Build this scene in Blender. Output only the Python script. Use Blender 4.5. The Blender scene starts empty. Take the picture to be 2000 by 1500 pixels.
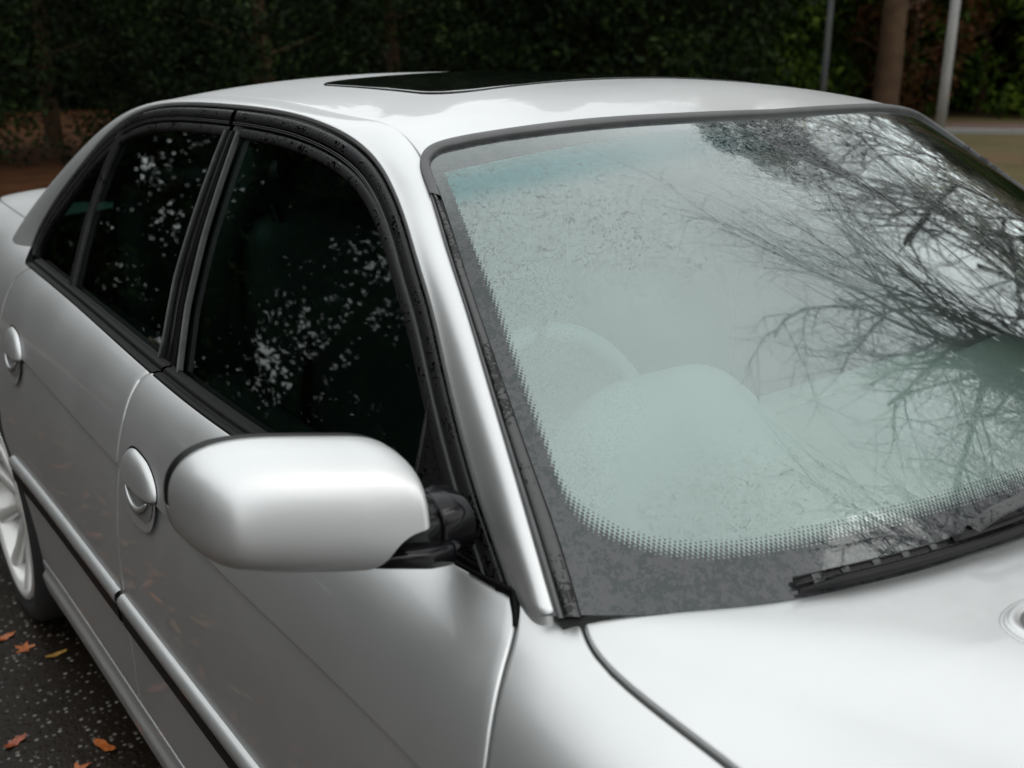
import bpy, math, random
import numpy as np
from mathutils import Vector, Matrix

# ================================================================ camera, sky, sun, exposure
scene = bpy.context.scene
COL = scene.collection
CAM = Vector((-1.36, 0.0, 1.46))
PITCH, YAW = math.radians(18.082), math.radians(36.958)
cd = bpy.data.cameras.new('camera'); cam = bpy.data.objects.new('camera', cd); COL.objects.link(cam)
cam.location = CAM; cam.rotation_euler = (math.pi / 2 - PITCH, 0, -YAW)
cd.sensor_width = 36; cd.lens = 36; cd.clip_start = .05; cd.clip_end = 500
cd.dof.use_dof = True; cd.dof.focus_distance = 1.45; cd.dof.aperture_fstop = 4.9; cd.dof.aperture_blades = 0
scene.camera = cam

world = bpy.data.worlds.new('World'); scene.world = world; world.use_nodes = True
wn = world.node_tree; wn.nodes.clear()
def wnode(t, **k):
    n = wn.nodes.new(t)
    for a, v in k.items(): setattr(n, a, v)
    return n
SUN_EL, SUN_ROT = math.radians(48), math.radians(150)
sky = wnode('ShaderNodeTexSky', sky_type='NISHITA', sun_disc=False, sun_elevation=SUN_EL, sun_rotation=SUN_ROT, dust_density=4.0)
bw = wnode('ShaderNodeRGBToBW')
geo = wnode('ShaderNodeNewGeometry'); tc = wnode('ShaderNodeTexCoord')
nz = wnode('ShaderNodeTexNoise'); nz.inputs['Scale'].default_value = 2.2; nz.inputs['Detail'].default_value = 5; nz.inputs['Roughness'].default_value = .5
cr = wnode('ShaderNodeMapRange'); cr.inputs['From Min'].default_value = .3; cr.inputs['From Max'].default_value = .7
cr.inputs['To Min'].default_value = .84; cr.inputs['To Max'].default_value = 1.12
sep = wnode('ShaderNodeSeparateXYZ')
el = wnode('ShaderNodeMapRange'); el.inputs['From Min'].default_value = 0; el.inputs['From Max'].default_value = 1
el.inputs['To Min'].default_value = .88; el.inputs['To Max'].default_value = 1.02
mul = wnode('ShaderNodeMath', operation='MULTIPLY'); mul2 = wnode('ShaderNodeMath', operation='MULTIPLY'); mul2.inputs[1].default_value = 16.3
cloud = wnode('ShaderNodeVectorMath', operation='SCALE'); cloud.inputs[0].default_value = (.975, .995, 1.0)
mix = wnode('ShaderNodeMix', data_type='RGBA'); mix.inputs['Factor'].default_value = .9      # 90 % cloud cover
bg = wnode('ShaderNodeBackground'); bg.inputs['Strength'].default_value = .1
wo = wnode('ShaderNodeOutputWorld')
L = wn.links.new
L(tc.outputs['Generated'], nz.inputs['Vector']); L(nz.outputs['Fac'], cr.inputs['Value'])
L(tc.outputs['Generated'], sep.inputs[0]); L(sep.outputs['Z'], el.inputs['Value'])
L(cr.outputs[0], mul.inputs[0]); L(el.outputs[0], mul.inputs[1]); L(mul.outputs[0], mul2.inputs[0])
L(mul2.outputs[0], cloud.inputs['Scale']); L(sky.outputs[0], mix.inputs['A']); L(cloud.outputs[0], mix.inputs['B'])
L(mix.outputs['Result'], bg.inputs['Color']); L(bg.outputs[0], wo.inputs[0])

sl = bpy.data.lights.new('sun', 'SUN'); so = bpy.data.objects.new('sun', sl); COL.objects.link(so)
sl.energy = .6; sl.angle = math.radians(30); sl.color = (1, .97, .93)
sd = Vector((math.sin(SUN_ROT) * math.cos(SUN_EL), math.cos(SUN_ROT) * math.cos(SUN_EL), math.sin(SUN_EL)))
so.rotation_euler = (-sd).to_track_quat('-Z', 'Y').to_euler()

scene.view_settings.view_transform = 'Standard'; scene.view_settings.look = 'None'
scene.view_settings.gamma = 1; scene.view_settings.use_curve_mapping = False
scene.view_settings.exposure = 0.0
scene.render.engine = 'CYCLES'
scene.cycles.max_bounces = 8; scene.cycles.transparent_max_bounces = 24; scene.cycles.glossy_bounces = 4
scene.cycles.diffuse_bounces = 2; scene.cycles.caustics_reflective = False; scene.cycles.caustics_refractive = False
try: scene.cycles.use_denoising = True
except Exception: pass

random.seed(7); rng = np.random.default_rng(11)
PI = math.pi
# ---------------------------------------------------------------- car surfaces
def nspline(xs, Y, x):
    """natural cubic spline through (xs, Y) evaluated at x; Y may have trailing dims"""
    xs = np.asarray(xs, float); Y = np.asarray(Y, float); n = len(xs)
    sh = Y.shape[1:]; Y2 = Y.reshape(n, -1); h = np.diff(xs)
    A = np.eye(n); R = np.zeros_like(Y2)
    for i in range(1, n - 1):
        A[i, i - 1] = h[i - 1]; A[i, i] = 2 * (h[i - 1] + h[i]); A[i, i + 1] = h[i]
        R[i] = 6 * ((Y2[i + 1] - Y2[i]) / h[i] - (Y2[i] - Y2[i - 1]) / h[i - 1])
    M = np.linalg.solve(A, R)
    x = np.atleast_1d(np.asarray(x, float)); k = np.clip(np.searchsorted(xs, x) - 1, 0, n - 2)
    a = (xs[k + 1] - x)[:, None]; b = (x - xs[k])[:, None]; hk = h[k][:, None]
    S = M[k] * a ** 3 / (6 * hk) + M[k + 1] * b ** 3 / (6 * hk) + (Y2[k] / hk - M[k] * hk / 6) * a + (Y2[k + 1] / hk - M[k + 1] * hk / 6) * b
    # straight extrapolation
    for side in (0, 1):
        if side == 0: m = x < xs[0]; d0 = (Y2[1] - Y2[0]) / h[0] - h[0] * (2 * M[0] + M[1]) / 6; x0, y0 = xs[0], Y2[0]
        else: m = x > xs[-1]; d0 = (Y2[-1] - Y2[-2]) / h[-1] + h[-1] * (M[-2] + 2 * M[-1]) / 6; x0, y0 = xs[-1], Y2[-1]
        if m.any(): S[m] = y0 + (x[m] - x0)[:, None] * d0
    return S.reshape((len(x),) + sh)

def pspline(pts, n=None, t=None):
    """smooth curve through 3-D (or 2-D) points, chord-length parameter"""
    pts = np.asarray(pts, float); c = np.r_[0, np.cumsum(np.linalg.norm(np.diff(pts, axis=0), axis=1))]
    c /= c[-1]
    if t is None: t = np.linspace(0, 1, n)
    return nspline(c, pts, t)

#        s:   0           1           2           3           4           5           6           7           8           9           10          11          12          13          14          15         16
SECT = {
 -1.02: [(0.5,0.16),(0.55,0.13),(0.6,0.17),(0.66,0.27),(0.68,0.38),(0.7,0.45),(0.7,0.5),(0.69,0.55),(0.67,0.585),(0.64,0.605),(0.6,0.625),(0.56,0.635),(0.5,0.6474),(0.4,0.6592),(0.28,0.6704),(0.13,0.6757),(0,0.6757)],
 -0.92: [(0.66,0.15),(0.7,0.13),(0.74,0.17),(0.79,0.27),(0.81,0.4),(0.82,0.48),(0.82,0.54),(0.8,0.6),(0.78,0.64),(0.75,0.665),(0.71,0.685),(0.66,0.695),(0.58,0.709),(0.46,0.727),(0.3,0.744),(0.13,0.7495),(0,0.7495)],
 -0.7: [(0.76,0.14),(0.81,0.12),(0.85,0.16),(0.89,0.27),(0.9,0.42),(0.905,0.53),(0.9,0.6),(0.885,0.665),(0.86,0.705),(0.825,0.735),(0.78,0.755),(0.725,0.77),(0.64,0.7884),(0.51,0.8112),(0.33,0.8294),(0.15,0.8382),(0,0.8382)],
 -0.2: [(0.78,0.14),(0.86,0.12),(0.9,0.16),(0.925,0.27),(0.925,0.42),(0.93,0.55),(0.925,0.64),(0.912,0.71),(0.888,0.765),(0.853,0.8),(0.81,0.825),(0.755,0.84),(0.67,0.861),(0.53,0.886),(0.34,0.91),(0.15,0.921),(0,0.921)],
 0.25: [(0.8,0.14),(0.87,0.12),(0.912,0.16),(0.925,0.27),(0.925,0.42),(0.93,0.55),(0.93,0.66),(0.92,0.74),(0.9,0.8),(0.865,0.842),(0.82,0.868),(0.765,0.885),(0.68,0.906),(0.54,0.928),(0.35,0.95),(0.15,0.959),(0,0.959)],
 0.65: [(0.8,0.14),(0.87,0.12),(0.912,0.16),(0.925,0.27),(0.925,0.42),(0.93,0.55),(0.928,0.68),(0.914,0.77),(0.888,0.842),(0.85,0.887),(0.803,0.912),(0.745,0.928),(0.66,0.946),(0.53,0.96),(0.35,0.971),(0.15,0.976),(0,0.976)],
 1.3: [(0.8,0.14),(0.87,0.12),(0.912,0.16),(0.925,0.27),(0.925,0.42),(0.932,0.55),(0.93,0.68),(0.917,0.775),(0.898,0.845),(0.873,0.897),(0.838,0.928),(0.79,0.945),(0.7,0.963),(0.55,0.979),(0.35,0.99),(0.15,0.994),(0,0.994)],
 1.8: [(0.8,0.14),(0.87,0.12),(0.912,0.16),(0.925,0.27),(0.925,0.42),(0.933,0.55),(0.93,0.69),(0.919,0.79),(0.901,0.86),(0.876,0.91),(0.84,0.94),(0.79,0.957),(0.7,0.971),(0.55,0.982),(0.35,0.989),(0.15,0.9945),(0,0.9945)],
 2.4: [(0.8,0.14),(0.87,0.12),(0.912,0.16),(0.925,0.27),(0.928,0.42),(0.934,0.55),(0.928,0.7),(0.912,0.805),(0.888,0.88),(0.858,0.932),(0.82,0.962),(0.77,0.978),(0.69,0.992),(0.55,1.002),(0.35,1.009),(0.15,1.0125),(0,1.0125)],
 3.0: [(0.78,0.14),(0.86,0.12),(0.905,0.16),(0.925,0.27),(0.932,0.42),(0.932,0.56),(0.918,0.7),(0.895,0.81),(0.866,0.89),(0.832,0.945),(0.79,0.978),(0.735,0.995),(0.66,1.009),(0.53,1.019),(0.34,1.027),(0.15,1.0295),(0,1.0295)],
 3.5: [(0.74,0.16),(0.82,0.14),(0.87,0.18),(0.9,0.28),(0.905,0.42),(0.905,0.56),(0.89,0.7),(0.868,0.81),(0.838,0.89),(0.803,0.943),(0.76,0.975),(0.705,0.992),(0.63,1.004),(0.5,1.014),(0.32,1.021),(0.14,1.0245),(0,1.0245)],
 3.85: [(0.66,0.2),(0.74,0.18),(0.79,0.22),(0.82,0.32),(0.83,0.44),(0.83,0.56),(0.82,0.69),(0.8,0.79),(0.77,0.865),(0.735,0.915),(0.69,0.945),(0.64,0.96),(0.57,0.974),(0.45,0.984),(0.29,0.991),(0.13,0.9945),(0,0.9945)],
 4.02: [(0.5,0.25),(0.58,0.23),(0.62,0.27),(0.66,0.35),(0.67,0.45),(0.68,0.56),(0.68,0.66),(0.66,0.74),(0.64,0.8),(0.61,0.84),(0.57,0.865),(0.52,0.88),(0.46,0.894),(0.37,0.907),(0.24,0.914),(0.11,0.9195),(0,0.9195)],
}
_SY = np.array(sorted(SECT)); _SC = np.array([SECT[k] for k in sorted(SECT)])
NS = _SC.shape[1] - 1
CREASE_S = 7.0
def _bs(ctl, s):
    # ctl (n,K,2), s (n)
    e0 = 2 * ctl[:, :1] - ctl[:, 1:2]
    e1 = ctl[:, -2:-1] * np.array([-1, 1])          # mirror across the centre line
    C_ = np.concatenate([e0, ctl, e1], 1)
    s = np.clip(s, 0, NS - 1e-9); i = s.astype(int); f = (s - i)[:, None]; r = np.arange(len(s))
    b0 = (1 - f) ** 3 / 6; b1 = (3 * f ** 3 - 6 * f ** 2 + 4) / 6; b2 = (-3 * f ** 3 + 3 * f ** 2 + 3 * f + 1) / 6; b3 = f ** 3 / 6
    return b0 * C_[r, i] + b1 * C_[r, i + 1] + b2 * C_[r, i + 2] + b3 * C_[r, i + 3]
def B0(y, s):
    y, s = np.broadcast_arrays(np.asarray(y, float), np.asarray(s, float)); sh = y.shape
    y = y.ravel(); s = s.ravel()
    c = nspline(_SY, _SC, y); P = _bs(c, s)
    return np.stack([-P[:, 0], y, P[:, 1]], 1).reshape(sh + (3,))
def sofz(y, z):
    """s on the side of the body at height z"""
    y, z = np.broadcast_arrays(np.asarray(y, float), np.asarray(z, float)); sh = y.shape; y = y.ravel(); z = z.ravel()
    lo = np.full(y.shape, 1.2); hi = np.full(y.shape, 10.5)
    for _ in range(40):
        m = (lo + hi) / 2; zz = B0(y, m)[:, 2]; lo = np.where(zz < z, m, lo); hi = np.where(zz < z, hi, m)
    return ((lo + hi) / 2).reshape(sh)
def WB(y): return nspline([.55, .75, 1.4, 2.1, 2.7, 3.1], [.782, .792, .814, .816, .805, .785], np.ravel(y)).reshape(np.shape(y))
def G0(y, z):
    """side of the greenhouse: the plane of the door glass and its frames"""
    y, z = np.broadcast_arrays(np.asarray(y, float), np.asarray(z, float))
    h = z - .93
    return np.stack([-(WB(y) - .36 * h - .22 * h * h), y, z], -1)
def W0(u, v):
    """windscreen: u -1..1 across, v 0 (cowl) .. 1 (roof)"""
    u, v = np.broadcast_arrays(np.asarray(u, float), np.asarray(v, float)); a = np.abs(u)
    b = np.stack([.80 * u, .425 + .265 * a ** 2.6, .962 - .037 * a ** 2.4], -1)
    t = np.stack([.60 * u, 1.12 + .075 * a ** 2.6, 1.366 - .050 * a ** 2.4], -1)
    P = b + (t - b) * v[..., None]
    k = (v * (1 - v) * 4)[..., None]
    return P + k * np.array([0, -.012, .016]) * (1 - .35 * a[..., None] ** 2)
# ================================================================ helpers
def empty(name, loc=(0, 0, 0)):
    o = bpy.data.objects.new(name, None); COL.objects.link(o); o.location = loc; o.empty_display_size = .2
    return o
def tag(o, label=None, cat=None, group=None, kind=None):
    for k, v in (('label', label), ('category', cat), ('group', group), ('kind', kind)):
        if v: o[k] = v
    return o
def mesh_obj(name, V, Fc, mat, parent=None, smooth=True, mi=None):
    me = bpy.data.meshes.new(name)
    me.from_pydata([tuple(v) for v in np.asarray(V, float)] if not isinstance(V, list) else V, [], [tuple(int(i) for i in f) for f in Fc])
    for m in (mat if isinstance(mat, (list, tuple)) else [mat]): me.materials.append(m)
    if mi is not None: me.polygons.foreach_set('material_index', np.asarray(mi, np.int32))
    if smooth: me.polygons.foreach_set('use_smooth', [True] * len(me.polygons))
    me.update()
    o = bpy.data.objects.new(name, me); COL.objects.link(o)
    if parent is not None:
        o.parent = parent
        if parent.parent is None: o.location = -parent.location   # car parts are laid out in world space
    return o
def local_obj(name, V, Fc, mat, parent=None, smooth=True, mi=None):
    o = mesh_obj(name, V, Fc, mat, None, smooth, mi)
    if parent is not None: o.parent = parent
    return o
def quick_mesh(name, V, Q, mat, smooth=False, tri=False):
    """fast path for many polygons of one size"""
    V = np.asarray(V, np.float32); Q = np.asarray(Q, np.int32); k = Q.shape[1]
    me = bpy.data.meshes.new(name); me.vertices.add(len(V)); me.vertices.foreach_set('co', V.ravel())
    me.loops.add(Q.size); me.loops.foreach_set('vertex_index', Q.ravel())
    me.polygons.add(len(Q)); me.polygons.foreach_set('loop_start', np.arange(len(Q), dtype=np.int32) * k)
    me.polygons.foreach_set('loop_total', np.full(len(Q), k, np.int32))
    if smooth: me.polygons.foreach_set('use_smooth', np.ones(len(Q), bool))
    for m in (mat if isinstance(mat, (list, tuple)) else [mat]): me.materials.append(m)
    me.update(calc_edges=True); return me
def gfaces(n, m, flip=False, close=False, off=0):
    i, j = np.meshgrid(np.arange(n - 1), np.arange(m if close else m - 1), indexing='ij'); j2 = (j + 1) % m
    a, b, c, d = i * m + j, i * m + j2, (i + 1) * m + j2, (i + 1) * m + j
    Fq = np.stack([a, b, c, d], -1).reshape(-1, 4) + off
    return Fq[:, ::-1] if flip else Fq
def grid_obj(name, P, mat, parent=None, flip=False, smooth=True, close=False, thick=0):
    n, m = P.shape[:2]; V = P.reshape(-1, 3); Fq = gfaces(n, m, False, close)
    ref = V.mean(0) if close else np.array([0, np.clip(V[:, 1].mean(), .2, 2.6), .45])      # faces look outwards
    a_, b_, c_ = V[Fq[:, 0]], V[Fq[:, 1]], V[Fq[:, 3]]
    if (np.cross(b_ - a_, c_ - a_) * (a_ - ref)).sum() < 0: Fq = Fq[:, ::-1]
    o = mesh_obj(name, V, Fq, mat, parent, smooth)
    if thick:
        md = o.modifiers.new('thickness', 'SOLIDIFY'); md.thickness = thick; md.offset = -1
    return o
def nrm(v): return v / np.maximum(np.linalg.norm(v, axis=-1, keepdims=True), 1e-12)
def gnormals(P):
    a = np.gradient(P, axis=0); b = np.gradient(P, axis=1); return nrm(np.cross(a, b))
def out_normals(P, ref=(0, 1.4, .4)):
    N = gnormals(P); C_ = np.array([0, P[..., 1].mean() * .4 + .6 * 1.4, .4])
    s = np.sign(((P - C_) * N).sum(-1).mean()); return N * s, s
def fold(P, N, side, r=.0035, depth=.014, steps=(30, 60, 90)):
    """roll one border of the grid inwards so that panel edges are round and have depth"""
    if side == 'a0': E0, E1, n = P[0], P[1], N[0]
    if side == 'a1': E0, E1, n = P[-1], P[-2], N[-1]
    if side == 'b0': E0, E1, n = P[:, 0], P[:, 1], N[:, 0]
    if side == 'b1': E0, E1, n = P[:, -1], P[:, -2], N[:, -1]
    Bt = nrm(np.gradient(E0, axis=0)); T = nrm(E0 - E1); T = T - (T * n).sum(-1, keepdims=True) * n; T = nrm(T - (T * Bt).sum(-1, keepdims=True) * Bt); T = nrm(T - (T * n).sum(-1, keepdims=True) * n); rows = []
    for a in steps:
        a = math.radians(a); rows.append(E0 + r * math.sin(a) * T - r * (1 - math.cos(a)) * n)
    rows.append(E0 + r * T - (r + depth) * n)
    return rows
def panel(name, P, mat, parent, folds=(), r=.0035, depth=.014, flipx=False):
    N, s = out_normals(P)
    for sd in folds:
        if sd[0] == 'a':
            rows = fold(P, N, sd, r, depth)
            if sd == 'a0': P = np.concatenate([np.stack(rows[::-1]), P]); N = np.concatenate([np.repeat(N[:1], len(rows), 0), N])
            else: P = np.concatenate([P, np.stack(rows)]); N = np.concatenate([N, np.repeat(N[-1:], len(rows), 0)])
        else:
            rows = fold(P, N, sd, r, depth)
            if sd == 'b0': P = np.concatenate([np.stack(rows[::-1], 1), P], 1); N = np.concatenate([np.repeat(N[:, :1], len(rows), 1), N], 1)
            else: P = np.concatenate([P, np.stack(rows, 1)], 1); N = np.concatenate([N, np.repeat(N[:, -1:], len(rows), 1)], 1)
    if flipx: P = P * np.array([-1, 1, 1]); s = -s
    return grid_obj(name, P, mat, parent, flip=(s > 0) ^ True)
def path_frames(C_, Nn):
    """tangent, lateral, normal along a curve C_ with surface normals Nn"""
    T = nrm(np.gradient(C_, axis=0)); Nn = nrm(Nn - (Nn * T).sum(-1, keepdims=True) * T); Lt = nrm(np.cross(Nn, T)); return T, Lt, Nn
def sweep(name, C_, Lt, Nn, prof, mat, parent, close=False, taper=None, flip=False, caps=False):
    """sweep an open/closed profile [(d, h)] along the curve; d along Lt, h along Nn"""
    pr = np.asarray(prof, float); k = np.ones(len(C_)) if taper is None else taper
    P = C_[:, None] + Lt[:, None] * pr[None, :, :1] * k[:, None, None] + Nn[:, None] * pr[None, :, 1:] * k[:, None, None]
    n, m = P.shape[:2]; Fq = [tuple(f) for f in gfaces(n, m, flip, close)]
    if caps and close:
        Fq.append(tuple(range(m))); Fq.append(tuple(range((n - 1) * m + m - 1, (n - 1) * m - 1, -1)))
    return mesh_obj(name, P.reshape(-1, 3), Fq, mat, parent)
def round_prof(w, h, r=.3, n=5, d0=0., base=0.):
    """closed rounded bar profile, width w from d0, height h above base"""
    pts = []; R = min(w, h) * r
    for cx, cy, a0 in ((d0 + w - R, base + h - R, 0), (d0 + R, base + h - R, 90), (d0 + R, base + R, 180), (d0 + w - R, base + R, 270)):
        for i in range(n): a = math.radians(a0 + 90 * i / (n - 1)); pts.append((cx + R * math.cos(a), cy + R * math.sin(a)))
    return pts
def tube(name, pts, rad, mat, parent=None, n=12, caps=True, local=False):
    pts = np.asarray(pts, float); rad = np.broadcast_to(np.asarray(rad, float), (len(pts),))
    T = nrm(np.gradient(pts, axis=0)); up_ = np.array([0, 0, 1.]) if abs(T[0][2]) < .9 else np.array([1., 0, 0])
    A = nrm(np.cross(T, up_)); Bn = np.cross(T, A); t = np.linspace(0, 2 * PI, n, endpoint=False)
    P = pts[:, None] + rad[:, None, None] * (A[:, None] * np.cos(t)[None, :, None] + Bn[:, None] * np.sin(t)[None, :, None])
    Fq = [tuple(f) for f in gfaces(len(pts), n, False, True)]
    if caps: Fq.append(tuple(range(n))[::-1]); Fq.append(tuple(range((len(pts) - 1) * n, len(pts) * n)))
    return (local_obj if local else mesh_obj)(name, P.reshape(-1, 3), Fq, mat, parent)
def box_obj(name, c, s, mat, parent, bev=.01, rot=None, seg=3):
    import bmesh
    bm = bmesh.new(); bmesh.ops.create_cube(bm, size=1)
    for v in bm.verts: v.co = Vector((v.co.x * s[0], v.co.y * s[1], v.co.z * s[2]))
    if bev: bmesh.ops.bevel(bm, geom=bm.edges[:], offset=bev, segments=seg, affect='EDGES', profile=.5)
    if rot is not None: bmesh.ops.rotate(bm, verts=bm.verts, matrix=Matrix.Rotation(rot[1], 3, rot[0]))
    bmesh.ops.translate(bm, verts=bm.verts, vec=Vector(c))
    V = [v.co[:] for v in bm.verts]; Fq = [[v.index for v in f.verts] for f in bm.faces]; bm.free()
    return mesh_obj(name, V, Fq, mat, parent)

# ================================================================ materials
def nmat(name):
    m = bpy.data.materials.new(name); m.use_nodes = True; nt = m.node_tree
    return m, nt, nt.nodes['Principled BSDF'], nt.nodes['Material Output']
def pset(b, **k):
    for a, v in k.items():
        a = a.replace('_', ' ')
        if isinstance(v, tuple) and len(v) == 3: v = v + (1,)
        b.inputs[a].default_value = v
def N_(nt, t, **k):
    n = nt.nodes.new(t)
    for a, v in k.items(): setattr(n, a, v)
    return n
def noise(nt, scale, detail=3, rough=.5, vec=None, dist=0.):
    n = N_(nt, 'ShaderNodeTexNoise'); n.inputs['Scale'].default_value = scale; n.inputs['Detail'].default_value = detail
    n.inputs['Roughness'].default_value = rough; n.inputs['Distortion'].default_value = dist
    if vec is None:
        tc_ = N_(nt, 'ShaderNodeTexCoord'); vec = tc_.outputs['Object']
    nt.links.new(vec, n.inputs['Vector']); return n
def ramp(nt, src, stops):
    r = N_(nt, 'ShaderNodeValToRGB'); el_ = r.color_ramp.elements
    el_[0].position, el_[0].color = stops[0][0], tuple(stops[0][1]) + (1,) if len(stops[0][1]) == 3 else stops[0][1]
    el_[1].position, el_[1].color = stops[-1][0], tuple(stops[-1][1]) + (1,)
    for p, c in stops[1:-1]: e = el_.new(p); e.color = tuple(c) + (1,)
    nt.links.new(src, r.inputs['Fac']); return r
def maprange(nt, src, a, b, c, d, clamp=True, smooth=False):
    r = N_(nt, 'ShaderNodeMapRange'); r.clamp = clamp
    if smooth: r.interpolation_type = 'SMOOTHSTEP'
    for k, v in zip(('From Min', 'From Max', 'To Min', 'To Max'), (a, b, c, d)): r.inputs[k].default_value = v
    nt.links.new(src, r.inputs['Value']); return r
def math_(nt, op, a, b=None, c=None):
    n = N_(nt, 'ShaderNodeMath', operation=op)
    for i, v in enumerate((a, b, c)):
        if v is None: continue
        if isinstance(v, (int, float)): n.inputs[i].default_value = v
        else: nt.links.new(v, n.inputs[i])
    return n.outputs[0]
def bump(nt, b, src, strength, dist=.002):
    n = N_(nt, 'ShaderNodeBump'); n.inputs['Strength'].default_value = strength; n.inputs['Distance'].default_value = dist
    nt.links.new(src, n.inputs['Height']); nt.links.new(n.outputs[0], b.inputs['Normal']); return n
def simple(name, col, rough=.5, metal=0., coat=0., var=.0, vscale=8., bmp=0., bscale=200., spec=.5, coat_rough=.03):
    m, nt, b, o = nmat(name); pset(b, Base_Color=col, Roughness=rough, Metallic=metal, Coat_Weight=coat, Coat_Roughness=coat_rough, Specular_IOR_Level=spec)
    if var:
        n = noise(nt, vscale, 4)
        r = ramp(nt, n.outputs['Fac'], [(.25, tuple(c * (1 - var) for c in col)), (.75, tuple(min(1, c * (1 + var)) for c in col))])
        nt.links.new(r.outputs[0], b.inputs['Base Color'])
    if bmp:
        n2 = noise(nt, bscale, 3); bump(nt, b, n2.outputs['Fac'], bmp)
    return m

# silver metallic paint with fine flake, faint road film and a few dried specks
M = {}
m, nt, b, o = nmat('silver_metallic_paint')
pset(b, Base_Color=(.60, .615, .61), Metallic=.80, Roughness=.45, Coat_Weight=.45, Coat_Roughness=.035, Coat_IOR=1.5)
n1 = noise(nt, 5, 5, .6); r1 = maprange(nt, n1.outputs['Fac'], .35, .7, .43, .48); nt.links.new(r1.outputs[0], b.inputs['Roughness'])
n2 = noise(nt, 5000, 1); bn = bump(nt, b, n2.outputs['Fac'], .035, .0005)
n3 = noise(nt, 3.5, 6, .65); r3 = ramp(nt, n3.outputs['Fac'], [(.3, (.625, .64, .635)), (.7, (.665, .678, .675))])
vor = N_(nt, 'ShaderNodeTexVoronoi'); vor.inputs['Scale'].default_value = 55; tcx = N_(nt, 'ShaderNodeTexCoord'); nt.links.new(tcx.outputs['Object'], vor.inputs['Vector'])
sp = math_(nt, 'LESS_THAN', vor.outputs['Distance'], .035); n4 = noise(nt, 9, 2); g4 = math_(nt, 'GREATER_THAN', n4.outputs['Fac'], .66); sp = math_(nt, 'MULTIPLY', sp, g4); sp = math_(nt, 'MULTIPLY', sp, .75)
mx = N_(nt, 'ShaderNodeMix', data_type='RGBA'); nt.links.new(sp, mx.inputs['Factor']); nt.links.new(r3.outputs[0], mx.inputs['A']); mx.inputs['B'].default_value = (.12, .11, .10, 1)
nt.links.new(mx.outputs['Result'], b.inputs['Base Color'])
M['paint'] = m
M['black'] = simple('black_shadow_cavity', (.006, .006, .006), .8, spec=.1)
M['gloss_black'] = simple('gloss_black_trim', (.005, .005, .006), .14, spec=.3)
M['belt_black'] = simple('black_belt_rubber', (.004, .004, .004), .5, spec=.10, var=.3, vscale=60)
M['grey_strip'] = simple('weathered_grey_trim', (.085, .087, .088), .45, var=.15, vscale=30)
M['piping'] = simple('pale_metal_edge', (.075, .078, .078), .45, metal=.3, var=.2, vscale=60)
M['tyre'] = simple('tyre_rubber', (.018, .018, .018), .7, bmp=.3, bscale=300)
M['rim'] = simple('silver_wheel_lacquer', (.74, .74, .71), .3, metal=.35, coat=.6)
M['leather'] = simple('grey_leather', (.075, .08, .078), .5, var=.15, vscale=15, bmp=.2, bscale=400)
M['leather_dark'] = simple('pale_grey_dash_vinyl', (.44, .46, .445), .55, var=.1, bmp=.2, bscale=500)
M['wheel_leather'] = simple('pale_wheel_rim', (.60, .62, .60), .5)
M['wood'] = simple('walnut_trim', (.12, .05, .02), .25, coat=.5, var=.4, vscale=20)
M['headlining'] = simple('grey_headlining', (.12, .125, .12), .9)
M['chrome'] = simple('chrome', (.7, .7, .7), .12, metal=1)
M['lamp_glass'] = simple('headlamp_glass', (.5, .52, .52), .08, metal=.5, coat=1)
M['rub_black'] = simple('black_bump_rubber', (.008, .008, .008), .45, spec=.22, var=.2, vscale=40)

# wet rubber with clinging drops
def wet_rubber(name, col, rough, drops=True):
    m, nt, b, o = nmat(name); pset(b, Base_Color=col, Roughness=rough, Specular_IOR_Level=.28)
    tc_ = N_(nt, 'ShaderNodeTexCoord')
    n = noise(nt, 180, 3, .6, tc_.outputs['Object'], .6); n2 = noise(nt, 14, 3, .5, tc_.outputs['Object'])
    a = math_(nt, 'ADD', n.outputs['Fac'], math_(nt, 'MULTIPLY', n2.outputs['Fac'], .9))
    wet = maprange(nt, a, 1.0, 1.06, 0, 1, smooth=True)
    r = N_(nt, 'ShaderNodeMix', data_type='RGBA'); r.inputs['A'].default_value = tuple(col) + (1,); r.inputs['B'].default_value = tuple(c * .2 for c in col) + (1,)
    nt.links.new(wet.outputs[0], r.inputs['Factor']); nt.links.new(r.outputs['Result'], b.inputs['Base Color'])
    rr = maprange(nt, wet.outputs[0], 0, 1, rough, .08); nt.links.new(rr.outputs[0], b.inputs['Roughness'])
    bump(nt, b, wet.outputs[0], .4, .0006); return m
M['rubber'] = wet_rubber('damp_black_rubber', (.014, .014, .015), .42)
M['rubber_grey'] = wet_rubber('sun_faded_rubber', (.082, .082, .083), .5)
M['drop_black'] = wet_rubber('rain_spotted_black_panel', (.012, .012, .013), .2)

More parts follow.
